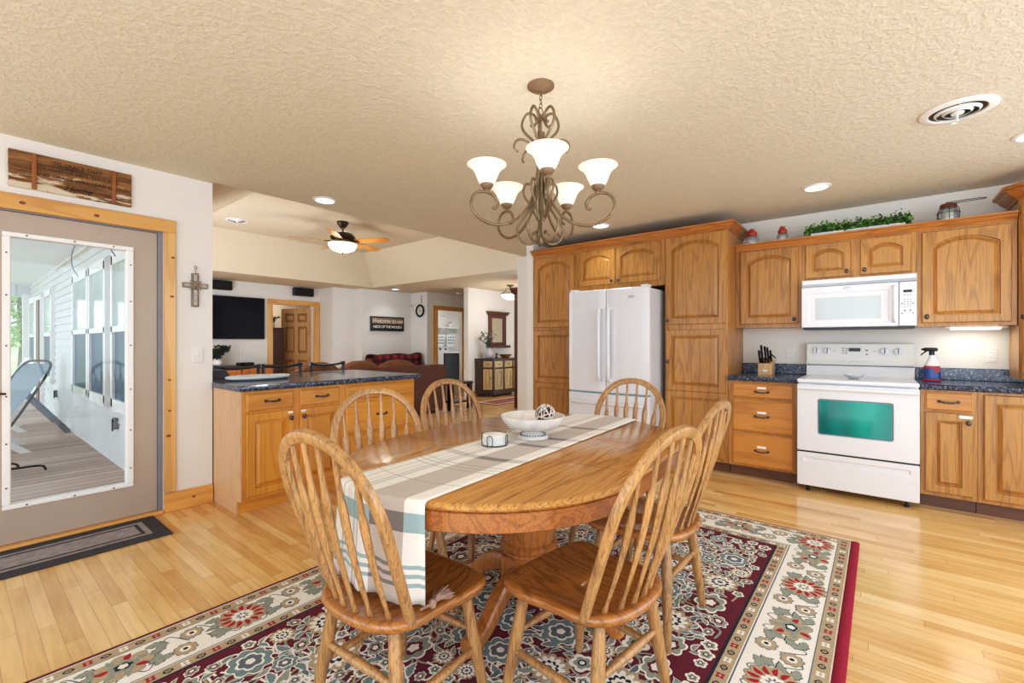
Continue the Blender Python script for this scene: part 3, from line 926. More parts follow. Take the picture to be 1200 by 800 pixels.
# ------------------------------------------------------------------ range
t = thing('range', 'white electric range with black ceramic window and teal oven glass', 'stove', (4.75, .155, 0))
t['label'] = 'white freestanding electric range with a teal oven window between the counters'
y0, y1 = -.222, .536
bm = B(); box(bm, 4.46, 5.10, y0 + .004, y1 - .004, .055, .895, .003); obj('range_body', bm, M['white'], t)
bm = B(); box(bm, 4.415, 5.11, y0, y1, .892, .920, .006, seg=2); ck = obj('cooktop', bm, M['white'], t)
bm = B(); box(bm, 4.50, 4.98, y0 + .05, y1 - .05, .9195, .9215); obj('glass_top', bm, plain('pale_glass_cooktop', srgb(196, 198, 198), .08, var=.03), ck)
bm = B()
loft(bm, [[(5.03, y0, .918), (5.12, y0, .918), (5.12, y0, 1.01), (5.05, y0, 1.01)], [(5.03, y1, .918), (5.12, y1, .918), (5.12, y1, 1.01), (5.05, y1, 1.01)]])
obj('riser', bm, M['white'], t)
bm = B()
pr = [(5.12, 1.016), (5.030, 1.016), (5.018, 1.028), (5.030, 1.06), (5.048, 1.205), (5.058, 1.212), (5.12, 1.212)]
loft(bm, [[(x, y0 + .003, z) for x, z in pr], [(x, y1 - .003, z) for x, z in pr]])
bg = obj('backguard', bm, M['white_warm'], t)
bm = B(); box(bm, 5.045, 5.11, y0 + .004, y1 - .004, 1.009, 1.017); obj('dark_seam', bm, M['black'], t)
for y in (.455, .375, -.030, -.118):
    bm = B()
    Mk = MX((5.036, y, 1.143), (0, -1, 0), (.1, 0, 1))
    lathe(bm, [(.036, 0), (.036, .003), (.030, .003), (.027, .016), (.024, .020), (0, .021)], (0, 0, 0), 22, M=Mk)
    k = obj('knob', bm, M['white'], bg, 40)
    bm = B(); box(bm, -.004, .004, -.022, .022, .020, .026, .001, M=Mk); obj('pointer_ridge', bm, M['grey_line'], k)
bm = B(); box(bm, 5.032, 5.046, .136, .216, 1.140, 1.170); ds = obj('display', bm, M['black'], bg)
text_mesh('12:00', .018, M['display'], MX((5.0318, .176, 1.155), (0, -1, 0), (0, 0, 1)), 'digits', ds, .0002)
bm = B()
for y in (.26, .235): 
    for z in (1.125, 1.145, 1.165): box(bm, 5.034, 5.042, y - .006, y + .006, z - .004, z + .004)
for z in (1.115, 1.15): box(bm, 5.034, 5.042, .085, .099, z - .006, z + .006)
for y in (.32, .04): box(bm, 5.034, 5.042, y - .003, y + .003, 1.14, 1.147)
obj('buttons', bm, M['grey_line'], bg)
bm = B(); box(bm, 5.016, 5.03, .15, .20, 1.037, 1.050, .003); obj('badge', bm, M['steel'], bg)
# oven door
fr = facing_x(4.455)
bm = B()
win = (-.079 + 0, .397, .475, .768)
def ring_rect(u0, u1, v0, v1, r, n=4):
    out = []
    for cx, cy, a in ((u1 - r, v0 + r, -pi / 2), (u1 - r, v1 - r, 0), (u0 + r, v1 - r, pi / 2), (u0 + r, v0 + r, pi)):
        for k in range(n + 1): out.append((cx + r * cos(a + k * pi / 2 / n), cy + r * sin(a + k * pi / 2 / n)))
    return out
oo = ring_rect(y0, y1, .335, .878, .008)
oi = ring_rect(y0 + .004, y1 - .004, .339, .874, .008)
wi = ring_rect(win[0], win[1], win[2], win[3], .02)
loft(bm, [[fr(u, v, 0) for u, v in oo], [fr(u, v, .036) for u, v in oo], [fr(u, v, .042) for u, v in oi], [fr(u, v, .042) for u, v in wi], [fr(u, v, .034) for u, v in wi]], cap0=True, cap1=True)
od = obj('oven_door', bm, M['white'], t)
def m_oven_glass():
    n = N('teal_glass_painted_reflection')
    nz = n.n('ShaderNodeTexNoise'); nz.inputs['Scale'].default_value = 3
    n.l(n.coord('Object', (1, 1, .6)), nz.inputs['Vector'])
    n.set(Base_Color=n.ramp(nz.outputs['Fac'], [(.25, srgb(0, 84, 92)), (.55, srgb(0, 146, 136)), (.8, srgb(50, 184, 168))]), Roughness=.08, Coat_Weight=.15)  # teal film; its lighter and darker patches are reflections painted into the colour
    n.b.inputs['Specular IOR Level'].default_value = .5
    return n.m
bm = B(); w2 = ring_rect(win[0] + .012, win[1] - .012, win[2] + .012, win[3] - .012, .014)
loft(bm, [[fr(u, v, .0335) for u, v in w2], [fr(u, v, .0385) for u, v in w2]]); obj('window_glass', bm, m_oven_glass(), od)
bm = B(); w3 = ring_rect(win[0] + .003, win[1] - .003, win[2] + .003, win[3] - .003, .018)
loft(bm, [[fr(u, v, .0345) for u, v in w3], [fr(u, v, .0365) for u, v in w3], [fr(u, v, .0365) for u, v in w2], [fr(u, v, .0345) for u, v in w2]]); obj('window_bezel', bm, M['grey_line'], od)
bm = B()
pr = [(4.43, .868), (4.395, .868), (4.380, .858), (4.378, .846), (4.385, .836), (4.43, .828)]
loft(bm, [[(x, y0 + .006, z) for x, z in pr], [(x, y1 - .006, z) for x, z in pr]]); obj('handle', bm, M['white'], od)
bm = B(); box(bm, 4.43, 4.47, y0 + .003, y1 - .003, .322, .335); obj('dark_gap', bm, M['black'], t)
bm = B()
oo = ring_rect(y0, y1, .052, .322, .01); o2 = ring_rect(y0 + .05, y1 - .05, .245, .285, .008); o3 = ring_rect(y0 + .055, y1 - .055, .252, .278, .008)
loft(bm, [[fr(u, v, 0) for u, v in oo], [fr(u, v, .038) for u, v in oo], [fr(u, v, .042) for u, v in ring_rect(y0 + .004, y1 - .004, .056, .318, .01)], [fr(u, v, .042) for u, v in o2], [fr(u, v, .032) for u, v in o3]])
obj('storage_drawer', bm, M['white'], t)
for y in (y0 + .07, y1 - .07):
    for x in (4.47, 5.0):
        bm = B(); lathe(bm, [(.018, 0), (.018, .012), (.010, .014), (.010, .056)], (x, y, 0), 12, close=True); obj('foot', bm, M['black'], t)
sp = thing('spoon_rest', 'small white dish resting on the range cooktop', 'dish', (4.68, .168, .922))
bm = B(); lathe(bm, [(.0, .004), (.03, .002), (.055, .018), (.075, .034), (.072, .036), (.05, .022), (.025, .008), (0, .008)], (4.68, .168, .9215), 24); obj('dish_bowl', bm, M['white'], sp, 60)

# ------------------------------------------------------------------ microwave
t = thing('microwave', 'white over the range microwave hung under the short wall cabinet', 'microwave', (4.9, .16, 1.34))
y0, y1 = -.221, .538
bm = B(); box(bm, 4.745, 5.136, y0, y1, 1.345, 1.762, .003); obj('microwave_body', bm, M['white'], t)
bm = B(); box(bm, 4.73, 5.10, y0 + .01, y1 - .01, 1.330, 1.347); obj('underside_grille', bm, M['black'], t)
fm = facing_x(4.745)
bm = B(); slab_front(bm, fm, y0, y1, 1.700, 1.760, .034, .006); obj('top_vent', bm, M['white'], t)
bm = B(); box(bm, 4.709, 4.72, y0 + .002, y1 - .002, 1.700, 1.722); obj('vent_slot_line', bm, plain('vent_grey', srgb(168, 176, 184), .4), t)
bm = B()
a = ring_rect(-.112, y1, 1.350, 1.698, .006); a2 = ring_rect(-.109, y1 - .003, 1.353, 1.695, .006)
b = ring_rect(-.055, .488, 1.385, 1.642, .008); b2 = ring_rect(-.051, .484, 1.389, 1.638, .008)
c = ring_rect(-.004, .438, 1.412, 1.600, .006)
loft(bm, [[fm(u, v, 0) for u, v in a], [fm(u, v, .030) for u, v in a], [fm(u, v, .034) for u, v in a2], [fm(u, v, .034) for u, v in b], [fm(u, v, .031) for u, v in b2], [fm(u, v, .031) for u, v in c], [fm(u, v, .026) for u, v in c]])
md = obj('microwave_door', bm, M['white'], t)
bm = B(); loft(bm, [[fm(u, v, .0262) for u, v in c], [fm(u, v, .0285) for u, v in c]]); obj('window_glass', bm, plain('milky_microwave_window', srgb(186, 194, 194), .10, var=.05, scale=3, coat=.6), md)
bm = B(); tube(bm, catmull([fm(-.086, 1.39, .03), fm(-.088, 1.40, .062), fm(-.088, 1.52, .068), fm(-.088, 1.65, .062), fm(-.086, 1.66, .03)], 5), .014, 10); obj('handle', bm, M['white'], md, 60)
bm = B(); lathe(bm, [(0, .004), (.024, .003), (.028, 0)], (0, 0, 0), 20, M=MX(fm(.215, 1.672, .034), (0, -1, 0), (0, 0, 1)) @ Matrix.Diagonal((1, .38, 1, 1))); obj('badge', bm, M['steel'], md)
bm = B(); slab_front(bm, fm, y0, -.114, 1.350, 1.698, .034, .004); cp = obj('control_panel', bm, M['white'], t)
bm = B(); box(bm, 4.709, 4.713, -.192, -.140, 1.612, 1.632); obj('display', bm, M['black'], cp)
bm = B()
for i in range(3):
    for j, z in enumerate((1.592, 1.555, 1.538, 1.52, 1.502)):
        yy = -.148 - i * .018
        box(bm, 4.7100, 4.712, yy - .005, yy + .005, z - .003, z + .003)
for yy in (-.150, -.182):
    for z in (1.470,): box(bm, 4.71, 4.712, yy - .006, yy + .006, z - .006, z + .006)
for yy in (-.134, -.198):
    for z in (1.448, 1.525): box(bm, 4.71, 4.712, yy - .005, yy + .005, z - .005, z + .005)
obj('buttons', bm, M['grey_line'], cp)

# ------------------------------------------------------------------ small kitchen things
def plate(lab, c, nrm, kind, hor=.058, ver=.058, name='wall_outlet'):
    """switch or socket plate; c centre, nrm '-x' or '-y'"""
    t = thing(name, lab, 'outlet' if 'outlet' in name else 'switch', c)
    f = facing_x(c[0]) if nrm == '-x' else facing_y(c[1])
    u, v = (c[1], c[2]) if nrm == '-x' else (c[0], c[2])
    bm = B(); slab_front(bm, f, u - hor, u + hor, v - ver, v + ver, .006, .005); obj('plate', bm, M['white_warm'], t)
    if kind == 'socket':
        for dz in (-.02, .02):
            bm = B(); w = ring_rect(u - .017, u + .017, v + dz - .014, v + dz + .014, .008)
            loft(bm, [[f(a, b, .006) for a, b in w], [f(a, b, .0085) for a, b in w]]); s = obj('socket', bm, M['white_semi'], t)
            bm = B()
            for du in (-.007, .007): loft(bm, [[f(u + du + a, v + dz + b, .0086) for a, b in ((-.0015, -.004), (.0015, -.004), (.0015, .006), (-.0015, .006))], [f(u + du + a, v + dz + b, .0092) for a, b in ((-.0015, -.004), (.0015, -.004), (.0015, .006), (-.0015, .006))]])
            obj('slots', bm, M['black'], s)
    else:
        for du in kind:
            bm = B(); loft(bm, [[f(u + du + a, v + b, .006) for a, b in ((-.005, -.012), (.005, -.012), (.005, .012), (-.005, .012))], [f(u + du + a, v + b + .006, .018) for a, b in ((-.004, -.004), (.004, -.004), (.004, .004), (-.004, .004))]])
            obj('toggle', bm, M['white_semi'], t)
    return t
plate('white double switch plate on the backsplash wall beside the knife block', (5.139, .664, 1.121), '-x', (-.022, .022), name='wall_switch')
plate('white wall outlet on the kitchen wall right of the spray bottle', (5.139, -.675, 1.117), '-x', 'socket', .036)
plate('white light switch on the wall under the cross', (1.17, 3.989, 1.127), '-y', (0,), .036, .058, 'wall_switch')

# knife block
t = thing('knife_block', 'light wood knife block full of black handled knives on the left counter', 'knife block', (4.92, .84, .9145))
bm = B()
kb = [(4.84, .9145), (5.0, .9145), (5.02, 1.045), (4.93, 1.06), (4.84, 1.02)]
loft(bm, [[(x, .79, z) for x, z in kb], [(x, .905, z) for x, z in kb]]); obj('block', bm, M['knife_wood'], t)
bm = B(); box(bm, 4.838, 4.8405, .825, .87, .945, .962); obj('name_plate', bm, M['steel'], t)
for i, (yy, xx, z, L) in enumerate(((.893, 4.885, 1.03, .11), (.874, 4.90, 1.04, .10), (.852, 4.93, 1.05, .13), (.830, 4.93, 1.05, .12), (.808, 4.95, 1.05, .09), (.800, 4.90, 1.03, .06), (.862, 4.865, 1.01, .06), (.838, 4.865, 1.01, .06), (.885, 4.95, 1.05, .14), (.880, 4.865, 1.01, .06), (.815, 4.87, 1.01, .055))):
    bm = B()
    tube(bm, [(xx, yy, z), (xx - .02, yy + .004, z + L * .5), (xx - .045, yy + .006, z + L)], [.011, .012, .0135], 8, flat=(.75, Vector((0, 1, 0))))
    obj('knife_handle', bm, M['black'], t, 60)
bm = B(); tube(bm, [(4.90 + .02 * cos(a), .79 + .02 * sin(a) - .005, 1.09 + .02 * sin(a)) for a in [i * pi / 5 for i in range(10)]], .004, 6, closed=True); obj('scissor_handle', bm, M['black'], t, 60)

# spray bottle
t = thing('spray_bottle', 'blue and red spray cleaner bottle with black trigger on the right counter', 'bottle', (4.86, -.315, .9145))
bx, by = 4.86, -.315
def ell(z, a, b, n=20): return [(bx + b * cos(2 * pi * k / n), by + a * sin(2 * pi * k / n), z) for k in range(n)]
bm = B(); loft(bm, [ell(.9145, .052, .030), ell(.918, .055, .032), ell(.945, .054, .032), ell(1.00, .050, .031), ell(1.035, .046, .029)]); o = obj('liquid_body', bm, M['blue_liquid'], t, 40)
bm = B(); loft(bm, [ell(1.018, .0490, .0312), ell(1.036, .0468, .0300)], cap0=False, cap1=False); obj('red_band', bm, M['red_label'], o)
bm = B(); loft(bm, [ell(.920, .0556, .0326), ell(.934, .0556, .0326)], cap0=False, cap1=False); obj('label_band', bm, M['red_label'], o)
bm = B(); loft(bm, [ell(1.035, .046, .029), ell(1.06, .036, .026), ell(1.085, .026, .022), ell(1.105, .018, .017), ell(1.125, .015, .015)]); obj('shoulder', bm, M['white_semi'], t, 40)
bm = B()
loft(bm, [[(bx - .0325, by - .045, .99), (bx - .0325, by - .012, .99), (bx - .0325, by - .010, 1.02), (bx - .0315, by - .040, 1.035)], [(bx - .0335, by - .045, .99), (bx - .0335, by - .012, .99), (bx - .0335, by - .010, 1.02), (bx - .0325, by - .040, 1.035)]]); obj('label_patch', bm, M['red_label'], o)
bm = B(); loft(bm, [ell(1.120, .017, .017), ell(1.150, .017, .017)]); box(bm, bx - .014, bx + .014, by - .035, by + .052, 1.150, 1.178, .007); tube(bm, [(bx, by + .05, 1.165), (bx, by + .062, 1.163)], .008, 8)
tube(bm, catmull([(bx, by + .03, 1.152), (bx, by + .05, 1.135), (bx, by + .065, 1.118)], 4), .005, 6)
obj('trigger_head', bm, M['black'], t, 50)

# under-cabinet light
t = thing('under_cabinet_light', 'lit white strip light under the right wall cabinet', 'light', (4.95, -.56, 1.325))
bm = B(); box(bm, 4.93, 4.99, -.735, -.395, 1.330, 1.3445, .003); obj('housing', bm, M['white_semi'], t)
bm = B(); box(bm, 4.925, 4.985, -.70, -.43, 1.318, 1.3305, .004); obj('lens', bm, M['tube_light'], t)

# decor on the wall cabinets
def rooster_jar(y, lab, s):
    t = thing('glass_jar', lab, 'jar', (4.93, y, 2.158), 'red lidded jars on the wall cabinets')
    bm = B(); lathe(bm, [(0, 0), (.05 * s, 0), (.055 * s, .012), (.055 * s, .075 * s), (.045 * s, .095 * s), (.040 * s, .10 * s)], (4.93, y, 2.158), 20); obj('glass_body', bm, M['jar'], t, 50)
    bm = B(); lathe(bm, [(.043 * s, .0), (.046 * s, .012), (.044 * s, .03), (.03 * s, .045), (.012, .052), (.012, .058), (0, .062)], (4.93, y, 2.158 + .10 * s), 20)
    tube(bm, catmull([(4.93, y + .02, 2.205 + .1 * s), (4.93, y + .005, 2.222 + .1 * s), (4.93, y - .012, 2.212 + .1 * s), (4.93, y - .022, 2.228 + .1 * s)], 4), [.010] * 5 + [.008] * 4 + [.004] * 4, 8)
    obj('lid', bm, M['red_lid'], t, 50)
rooster_jar(.975, 'glass jar with red lid on the wall cabinets, nearest the tall pantry', 1.0)
rooster_jar(.715, 'smaller glass jar with red lid on the wall cabinets, nearer the greenery', .85)
def leaves(bm, rnd, n, fn, smin, smax, up=.3, nm=2):
    for k in range(n):
        p = Vector(fn(rnd)); s = rnd.uniform(smin, smax)
        d = Vector((rnd.uniform(-1, 1), rnd.uniform(-1, 1), rnd.uniform(-1 + up, 1))).normalized()
        w, q = frame_axes(d)
        w = (w * rnd.uniform(-1, 1) + q * rnd.uniform(-1, 1)).normalized()
        nrm = d.cross(w) * s * .12
        poly(bm, [p, p + d * s * .35 + w * s * .28 + nrm, p + d * s * .75 + w * s * .22, p + d * s, p + d * s * .75 - w * s * .22, p + d * s * .35 - w * s * .28 + nrm], rnd.randrange(nm))
t = thing('planter', 'long white planter of bright boxwood greenery on top of the wall cabinets', 'plant', (4.92, .165, 2.158))
bm = B(); box(bm, 4.86, 4.98, -.16, .49, 2.158, 2.195, .004); obj('planter_box', bm, M['white_semi'], t)
bm = B(); rnd = random.Random(3)
leaves(bm, rnd, 1500, lambda r: (4.91 + r.gauss(0, .035), r.uniform(-.19, .53), 2.195 + abs(r.gauss(0, .028)) + .012 * sin(r.random() * 9)), .018, .042, .6)
obj('foliage', bm, [M['green'], M['green2']], t, recalc=False)
t = thing('jar_lantern', 'caged glass jar lantern with a candle and brown lid on the wall cabinets', 'lantern', (4.93, -.415, 2.158))
jx, jy, jz = 4.93, -.415, 2.158
bm = B(); lathe(bm, [(0, 0), (.052, 0), (.056, .01), (.056, .085), (.046, .105), (.044, .115)], (jx, jy, jz + .002), 20); obj('glass_body', bm, M['jar'], t, 50)
bm = B(); lathe(bm, [(0, .006), (.034, .006), (.034, .085), (0, .088)], (jx, jy, jz), 18); obj('candle', bm, M['candle'], t, 50)
bm = B(); lathe(bm, [(.046, .113), (.050, .116), (.050, .140), (.044, .146), (0, .148)], (jx, jy, jz), 20); obj('lid', bm, M['brown_lid'], t, 50)
bm = B()
for zz in (.012, .075): tube(bm, [(jx + .068 * cos(a), jy + .068 * sin(a), jz + zz) for a in [i * pi / 10 for i in range(20)]], .0022, 5, closed=True)
for k in range(6):
    a = k * pi / 3
    tube(bm, catmull([(jx + .068 * cos(a), jy + .068 * sin(a), jz), (jx + .068 * cos(a), jy + .068 * sin(a), jz + .09), (jx + .052 * cos(a), jy + .052 * sin(a), jz + .12)], 4), .0022, 5)
tube(bm, catmull([(jx - .04, jy + .02, jz + .150), (jx - .045, jy - .10, jz + .152), (jx - .045, jy - .19, jz + .150), (jx - .03, jy - .195, jz + .146), (jx - .02, jy - .09, jz + .146), (jx, jy - .03, jz + .148)], 5), .003, 5)
obj('wire_cage', bm, M['black_metal'], t)
# ------------------------------------------------------------------ island (peninsula)
fy = facing_y(3.485)
t = thing('island_cabinet', 'honey maple island cabinet of two drawers over two doors at the wall end', 'cabinet', (1.66, 3.8, 0))
bm = B(); box(bm, 1.285, 2.052, 3.485, 4.08, .1, .872); obj('carcass', bm, M['maple'], t)
bm = B(); box(bm, 1.2725, 1.285, 3.475, 3.985, .1, .873); box(bm, 1.2725, 1.285, 3.545, 3.985, 0, .1); obj('end_panel', bm, M['pale_side'], t, label='pale unstained end panel')
bm = B(); box(bm, 1.286, 2.052, 3.55, 4.08, 0, .1); obj('toe_kick', bm, M['maple_x'], t)
for a, b, kn in ((1.312, 1.645, 1.620), (1.695, 2.027, 1.720)):
    bm = B(); slab_front(bm, fy, a, b, .727, .855); d = obj('drawer', bm, M['maple_x'], t); bar_pull(d, fy, (a + b) / 2 + .01, .795, L=.095)
    bm = B(); panel_door(bm, fy, a, b, .122, .712, 0); d = obj('door', bm, M['maple'], t); knob(d, fy, kn, .652); paper_label(d, fy, kn - .002, .692, .021, .018, .008)
t = thing('island_cabinet', 'honey maple island cabinet of wide stacked drawers at the sofa end', 'cabinet', (2.43, 3.8, 0))
bm = B(); box(bm, 2.054, 2.805, 3.485, 4.08, .1, .872); obj('carcass', bm, M['maple'], t)
bm = B(); box(bm, 2.054, 2.80, 3.55, 4.08, 0, .1); obj('toe_kick', bm, M['maple_x'], t)
for a, b in ((.732, .855), (.45, .715), (.122, .434)):
    bm = B(); slab_front(bm, fy, 2.082, 2.785, a, b); d = obj('drawer', bm, M['maple_x'], t); bar_pull(d, fy, 2.43, (a + b) / 2 + .005, L=.095)
    paper_label(d, fy, 2.43, (a + b) / 2 + .03, .021, .012, .006) if a < .7 else None
# bar overhang support wall + top
t = thing('island_support', 'low white half wall holding up the bar side of the island top', 'support', (2.0, 4.15, 0))
bm = B(); box(bm, 1.285, 2.80, 4.082, 4.2, 0, .872); obj('half_wall', bm, M['wall_cool'], t)
t = thing('island_countertop', 'blue black speckled laminate island countertop with a rounded front edge', 'countertop', (2.07, 4.0, .874))
bm = B()
def inset_prof(d): return [(1.262 + d * 0, 3.445 + d), (2.875 - d, 3.445 + d), (2.875 - d, 4.62 - d), (1.272, 4.62 - d), (1.272, 3.98), (1.262, 3.98)]
loft(bm, [[(x, y, z) for x, y in inset_prof(d)] for d, z in ((.010, .874), (.002, .880), (0, .894), (.002, .908), (.010, .914))])
obj('slab', bm, M['granite'], t)

t = thing('platter', 'long pale oval platter lying on the island countertop', 'platter', (1.60, 3.98, .914))
bm = B()
def ov(a, b, z, n=36): return [(1.60 + a * cos(2 * pi * k / n), 3.98 + b * sin(2 * pi * k / n), z) for k in range(n)]
loft(bm, [ov(.20, .10, .9145), ov(.22, .115, .918), ov(.245, .135, .932), ov(.245, .135, .945), ov(.235, .125, .950), ov(.215, .105, .943), ov(.19, .09, .941)])
obj('platter_dish', bm, M['platter'], t, 40)
t = thing('storage_box', 'dark grey box at the wall end of the island countertop', 'box', (1.42, 4.46, .914))
bm = B(); loft(bm, [[(1.32, 4.36, .9145), (1.53, 4.36, .9145), (1.53, 4.57, .9145), (1.32, 4.57, .9145)], [(1.32, 4.37, .975), (1.495, 4.37, .975), (1.495, 4.56, .975), (1.32, 4.56, .975)]]); obj('box_body', bm, plain('dark_grey_box', srgb(66, 66, 72), .6), t)
bm = B(); box(bm, 1.32, 1.49, 4.375, 4.555, .9755, .985); obj('lid', bm, plain('dark_grey_lid', srgb(84, 86, 92), .6), t)

# bar stools tucked under the far side
def stool(x, lab):
    t = thing('bar_stool', lab, 'stool', (x, 4.78, 0), 'dark metal bar stools behind the island')
    for sx in (-1, 1):
        bm = B(); tube(bm, [(x + sx * .20, 4.90, 0), (x + sx * .19, 4.93, .62), (x + sx * .195, 4.98, .99)], .015, 8); box(bm, x + sx * .195 - .018, x + sx * .195 + .018, 4.955, 4.995, .955, .996, .004); obj('back_post', bm, M['stool'], t)
        bm = B(); tube(bm, [(x + sx * .19, 4.66, 0), (x + sx * .17, 4.70, .60)], .015, 8); obj('leg', bm, M['stool'], t)
    bm = B(); tube(bm, catmull([(x - .19, 4.98, .978), (x - .1, 4.995, .962), (x, 5.0, .956), (x + .1, 4.995, .962), (x + .19, 4.98, .978)], 4), .013, 8); obj('top_rail', bm, M['stool'], t)
    bm = B(); tube(bm, [(x - .19, 4.955, .80), (x + .19, 4.955, .80)], .010, 8); obj('back_rail', bm, M['stool'], t)
    bm = B(); box(bm, x - .2, x + .2, 4.67, 4.95, .60, .645, .015, seg=2); obj('seat', bm, M['espresso'], t)
    bm = B(); tube(bm, [(x - .19, 4.67, .22), (x + .19, 4.67, .22)], .011, 8); tube(bm, [(x - .2, 4.91, .25), (x + .2, 4.91, .25)], .011, 8); obj('foot_rail', bm, M['stool'], t)
stool(1.80, 'dark metal bar stool behind the island, nearest the wall under the television')
stool(2.235, 'dark metal bar stool in the middle behind the island, before the pine door')
stool(2.75, 'dark metal bar stool behind the island, nearest the sofa')

# ------------------------------------------------------------------ on the left wall
def m_barn():
    n = N('weathered_barn_boards')
    nz = n.n('ShaderNodeTexNoise'); nz.inputs['Scale'].default_value = 16; nz.inputs['Detail'].default_value = 7; nz.inputs['Roughness'].default_value = .68
    n.l(n.coord('Object', (.22, 1, 1.6)), nz.inputs['Vector'])
    wood_c = n.ramp(nz.outputs['Fac'], [(.3, srgb(58, 38, 22)), (.5, srgb(122, 84, 46)), (.62, srgb(150, 108, 62))])
    pz = n.n('ShaderNodeTexNoise'); pz.inputs['Scale'].default_value = 10; pz.inputs['Detail'].default_value = 8; pz.inputs['Roughness'].default_value = .7
    n.l(n.coord('Object', (.30, 1, 1.6), rot=(0, 0, 0)), pz.inputs['Vector'])
    # more flaking paint near the bottom of the boards
    sep = n.n('ShaderNodeSeparateXYZ'); tc = n.n('ShaderNodeTexCoord'); n.l(tc.outputs['Object'], sep.inputs[0])
    low = n.math('MULTIPLY_ADD', sep.outputs['Z'], -1.1, -.02)
    f = n.ramp(n.math('ADD', pz.outputs['Fac'], low), [(.56, (0, 0, 0, 1)), (.60, (1, 1, 1, 1))])
    n.set(Base_Color=n.mix(f, wood_c, srgb(206, 192, 168)), Roughness=.8)
    n.bump(nz.outputs['Fac'], .3, .004)
    return n.m
t = thing('wall_plaque', 'weathered barn wood plaque with a grace verse above the pine door casing', 'sign', (.495, 3.985, 2.255))
bm = B()
for a, b in ((2.140, 2.187), (2.189, 2.240), (2.242, 2.300), (2.302, 2.360)): box(bm, .213, .778, 3.966, 3.986, a, b, .003)
obj('boards', bm, m_barn(), t)
for x in (.318, .685):
    bm = B(); box(bm, x - .011, x + .011, 3.956, 3.966, 2.142, 2.358, .002); obj('batten', bm, wood('rusty_batten', srgb(150, 90, 40), srgb(90, 50, 22), 'z'), t)
ink = plain('dark_ink', srgb(36, 24, 16), .8)
for s, x, z, sz in (("'TIS GRACE THAT", .51, 2.322, .030), ("BROUGHT US SAFE THUS FAR", .505, 2.281, .030), ("AND GRACE WILL LEAD US", .505, 2.241, .030)):
    text_mesh(s, sz, ink, MX((x, 3.9655, z), (1, 0, 0), (0, 0, 1)), 'lettering', t, .0004)
text_mesh('Home', .052, ink, MX((.51, 3.9655, 2.185), (1, 0, 0), (0, 0, 1)), 'lettering', t, .0004, shear=.45)

t = thing('wall_cross', 'grey and white washed wooden cross hung on the wall beside the door', 'cross', (1.151, 3.988, 1.62))
cr = plain('grey_washed_wood', srgb(128, 118, 112), .7, var=.3, scale=40); cw = plain('cream_washed_wood', srgb(180, 170, 158), .7, var=.15, scale=40)
bm = B(); box(bm, 1.128, 1.174, 3.968, 3.988, 1.485, 1.735, .003); up = obj('upright', bm, cr, t)
bm = B(); box(bm, 1.140, 1.162, 3.963, 3.969, 1.495, 1.61, .002); box(bm, 1.140, 1.162, 3.963, 3.969, 1.675, 1.725, .002); obj('inlay', bm, cw, up)
bm = B(); box(bm, 1.072, 1.131, 3.968, 3.988, 1.625, 1.662, .003); box(bm, 1.171, 1.232, 3.968, 3.988, 1.625, 1.662, .003); ca = obj('crossarm', bm, cr, t)
bm = B(); box(bm, 1.080, 1.126, 3.963, 3.969, 1.633, 1.654, .002); box(bm, 1.176, 1.224, 3.963, 3.969, 1.633, 1.654, .002); obj('inlay', bm, cw, ca)
bm = B()
for a, b in (((1.118, 1.612), (1.186, 1.678)), ((1.118, 1.678), (1.186, 1.612)), ((1.112, 1.645), (1.192, 1.645))): tube(bm, [(a[0], 3.962, a[1]), (b[0], 3.962, b[1])], .005, 6)
tube(bm, [(1.151, 3.966, 1.73), (1.151, 3.966, 1.775)], .003, 6); tube(bm, [(1.151 + .008 * cos(a), 3.966, 1.78 + .012 * sin(a)) for a in [i * pi / 6 for i in range(12)]], .0025, 5, closed=True)
obj('twine_wrap', bm, plain('twine', srgb(150, 132, 104), .9), t)

# doormat
t = thing('doormat', 'charcoal and grey bordered doormat on the wood floor before the glazed door', 'mat', (.45, 3.74, 0))
bm = B()
x0, x1, ya, yb = -.02, .895, 3.500, 3.955
box(bm, x0, x1, ya, yb, .001, .010, .004)
mt = obj('mat_base', bm, M['rubber'], t)
def rect_ring(bm, x0, x1, ya, yb, w, z, mi=0):
    o = [(x0, ya), (x1, ya), (x1, yb), (x0, yb)]; i = [(x0 + w, ya + w), (x1 - w, ya + w), (x1 - w, yb - w), (x0 + w, yb - w)]
    for k in range(4):
        k2 = (k + 1) % 4
        poly(bm, [(*o[k], z), (*o[k2], z), (*i[k2], z), (*i[k], z)], mi)
bm = B()
rect_ring(bm, x0 + .085, x1 - .085, ya + .085, yb - .085, .022, .0112)
poly(bm, [(x0 + .135, ya + .135, .0112), (x1 - .135, ya + .135, .0112), (x1 - .135, yb - .135, .0112), (x0 + .135, yb - .135, .0112)])
rect_ring(bm, x0 + .085, x1 - .085, ya + .085, yb - .085, .03, .0110)
obj('grey_panel', bm, M['mat_grey'], mt, recalc=False)
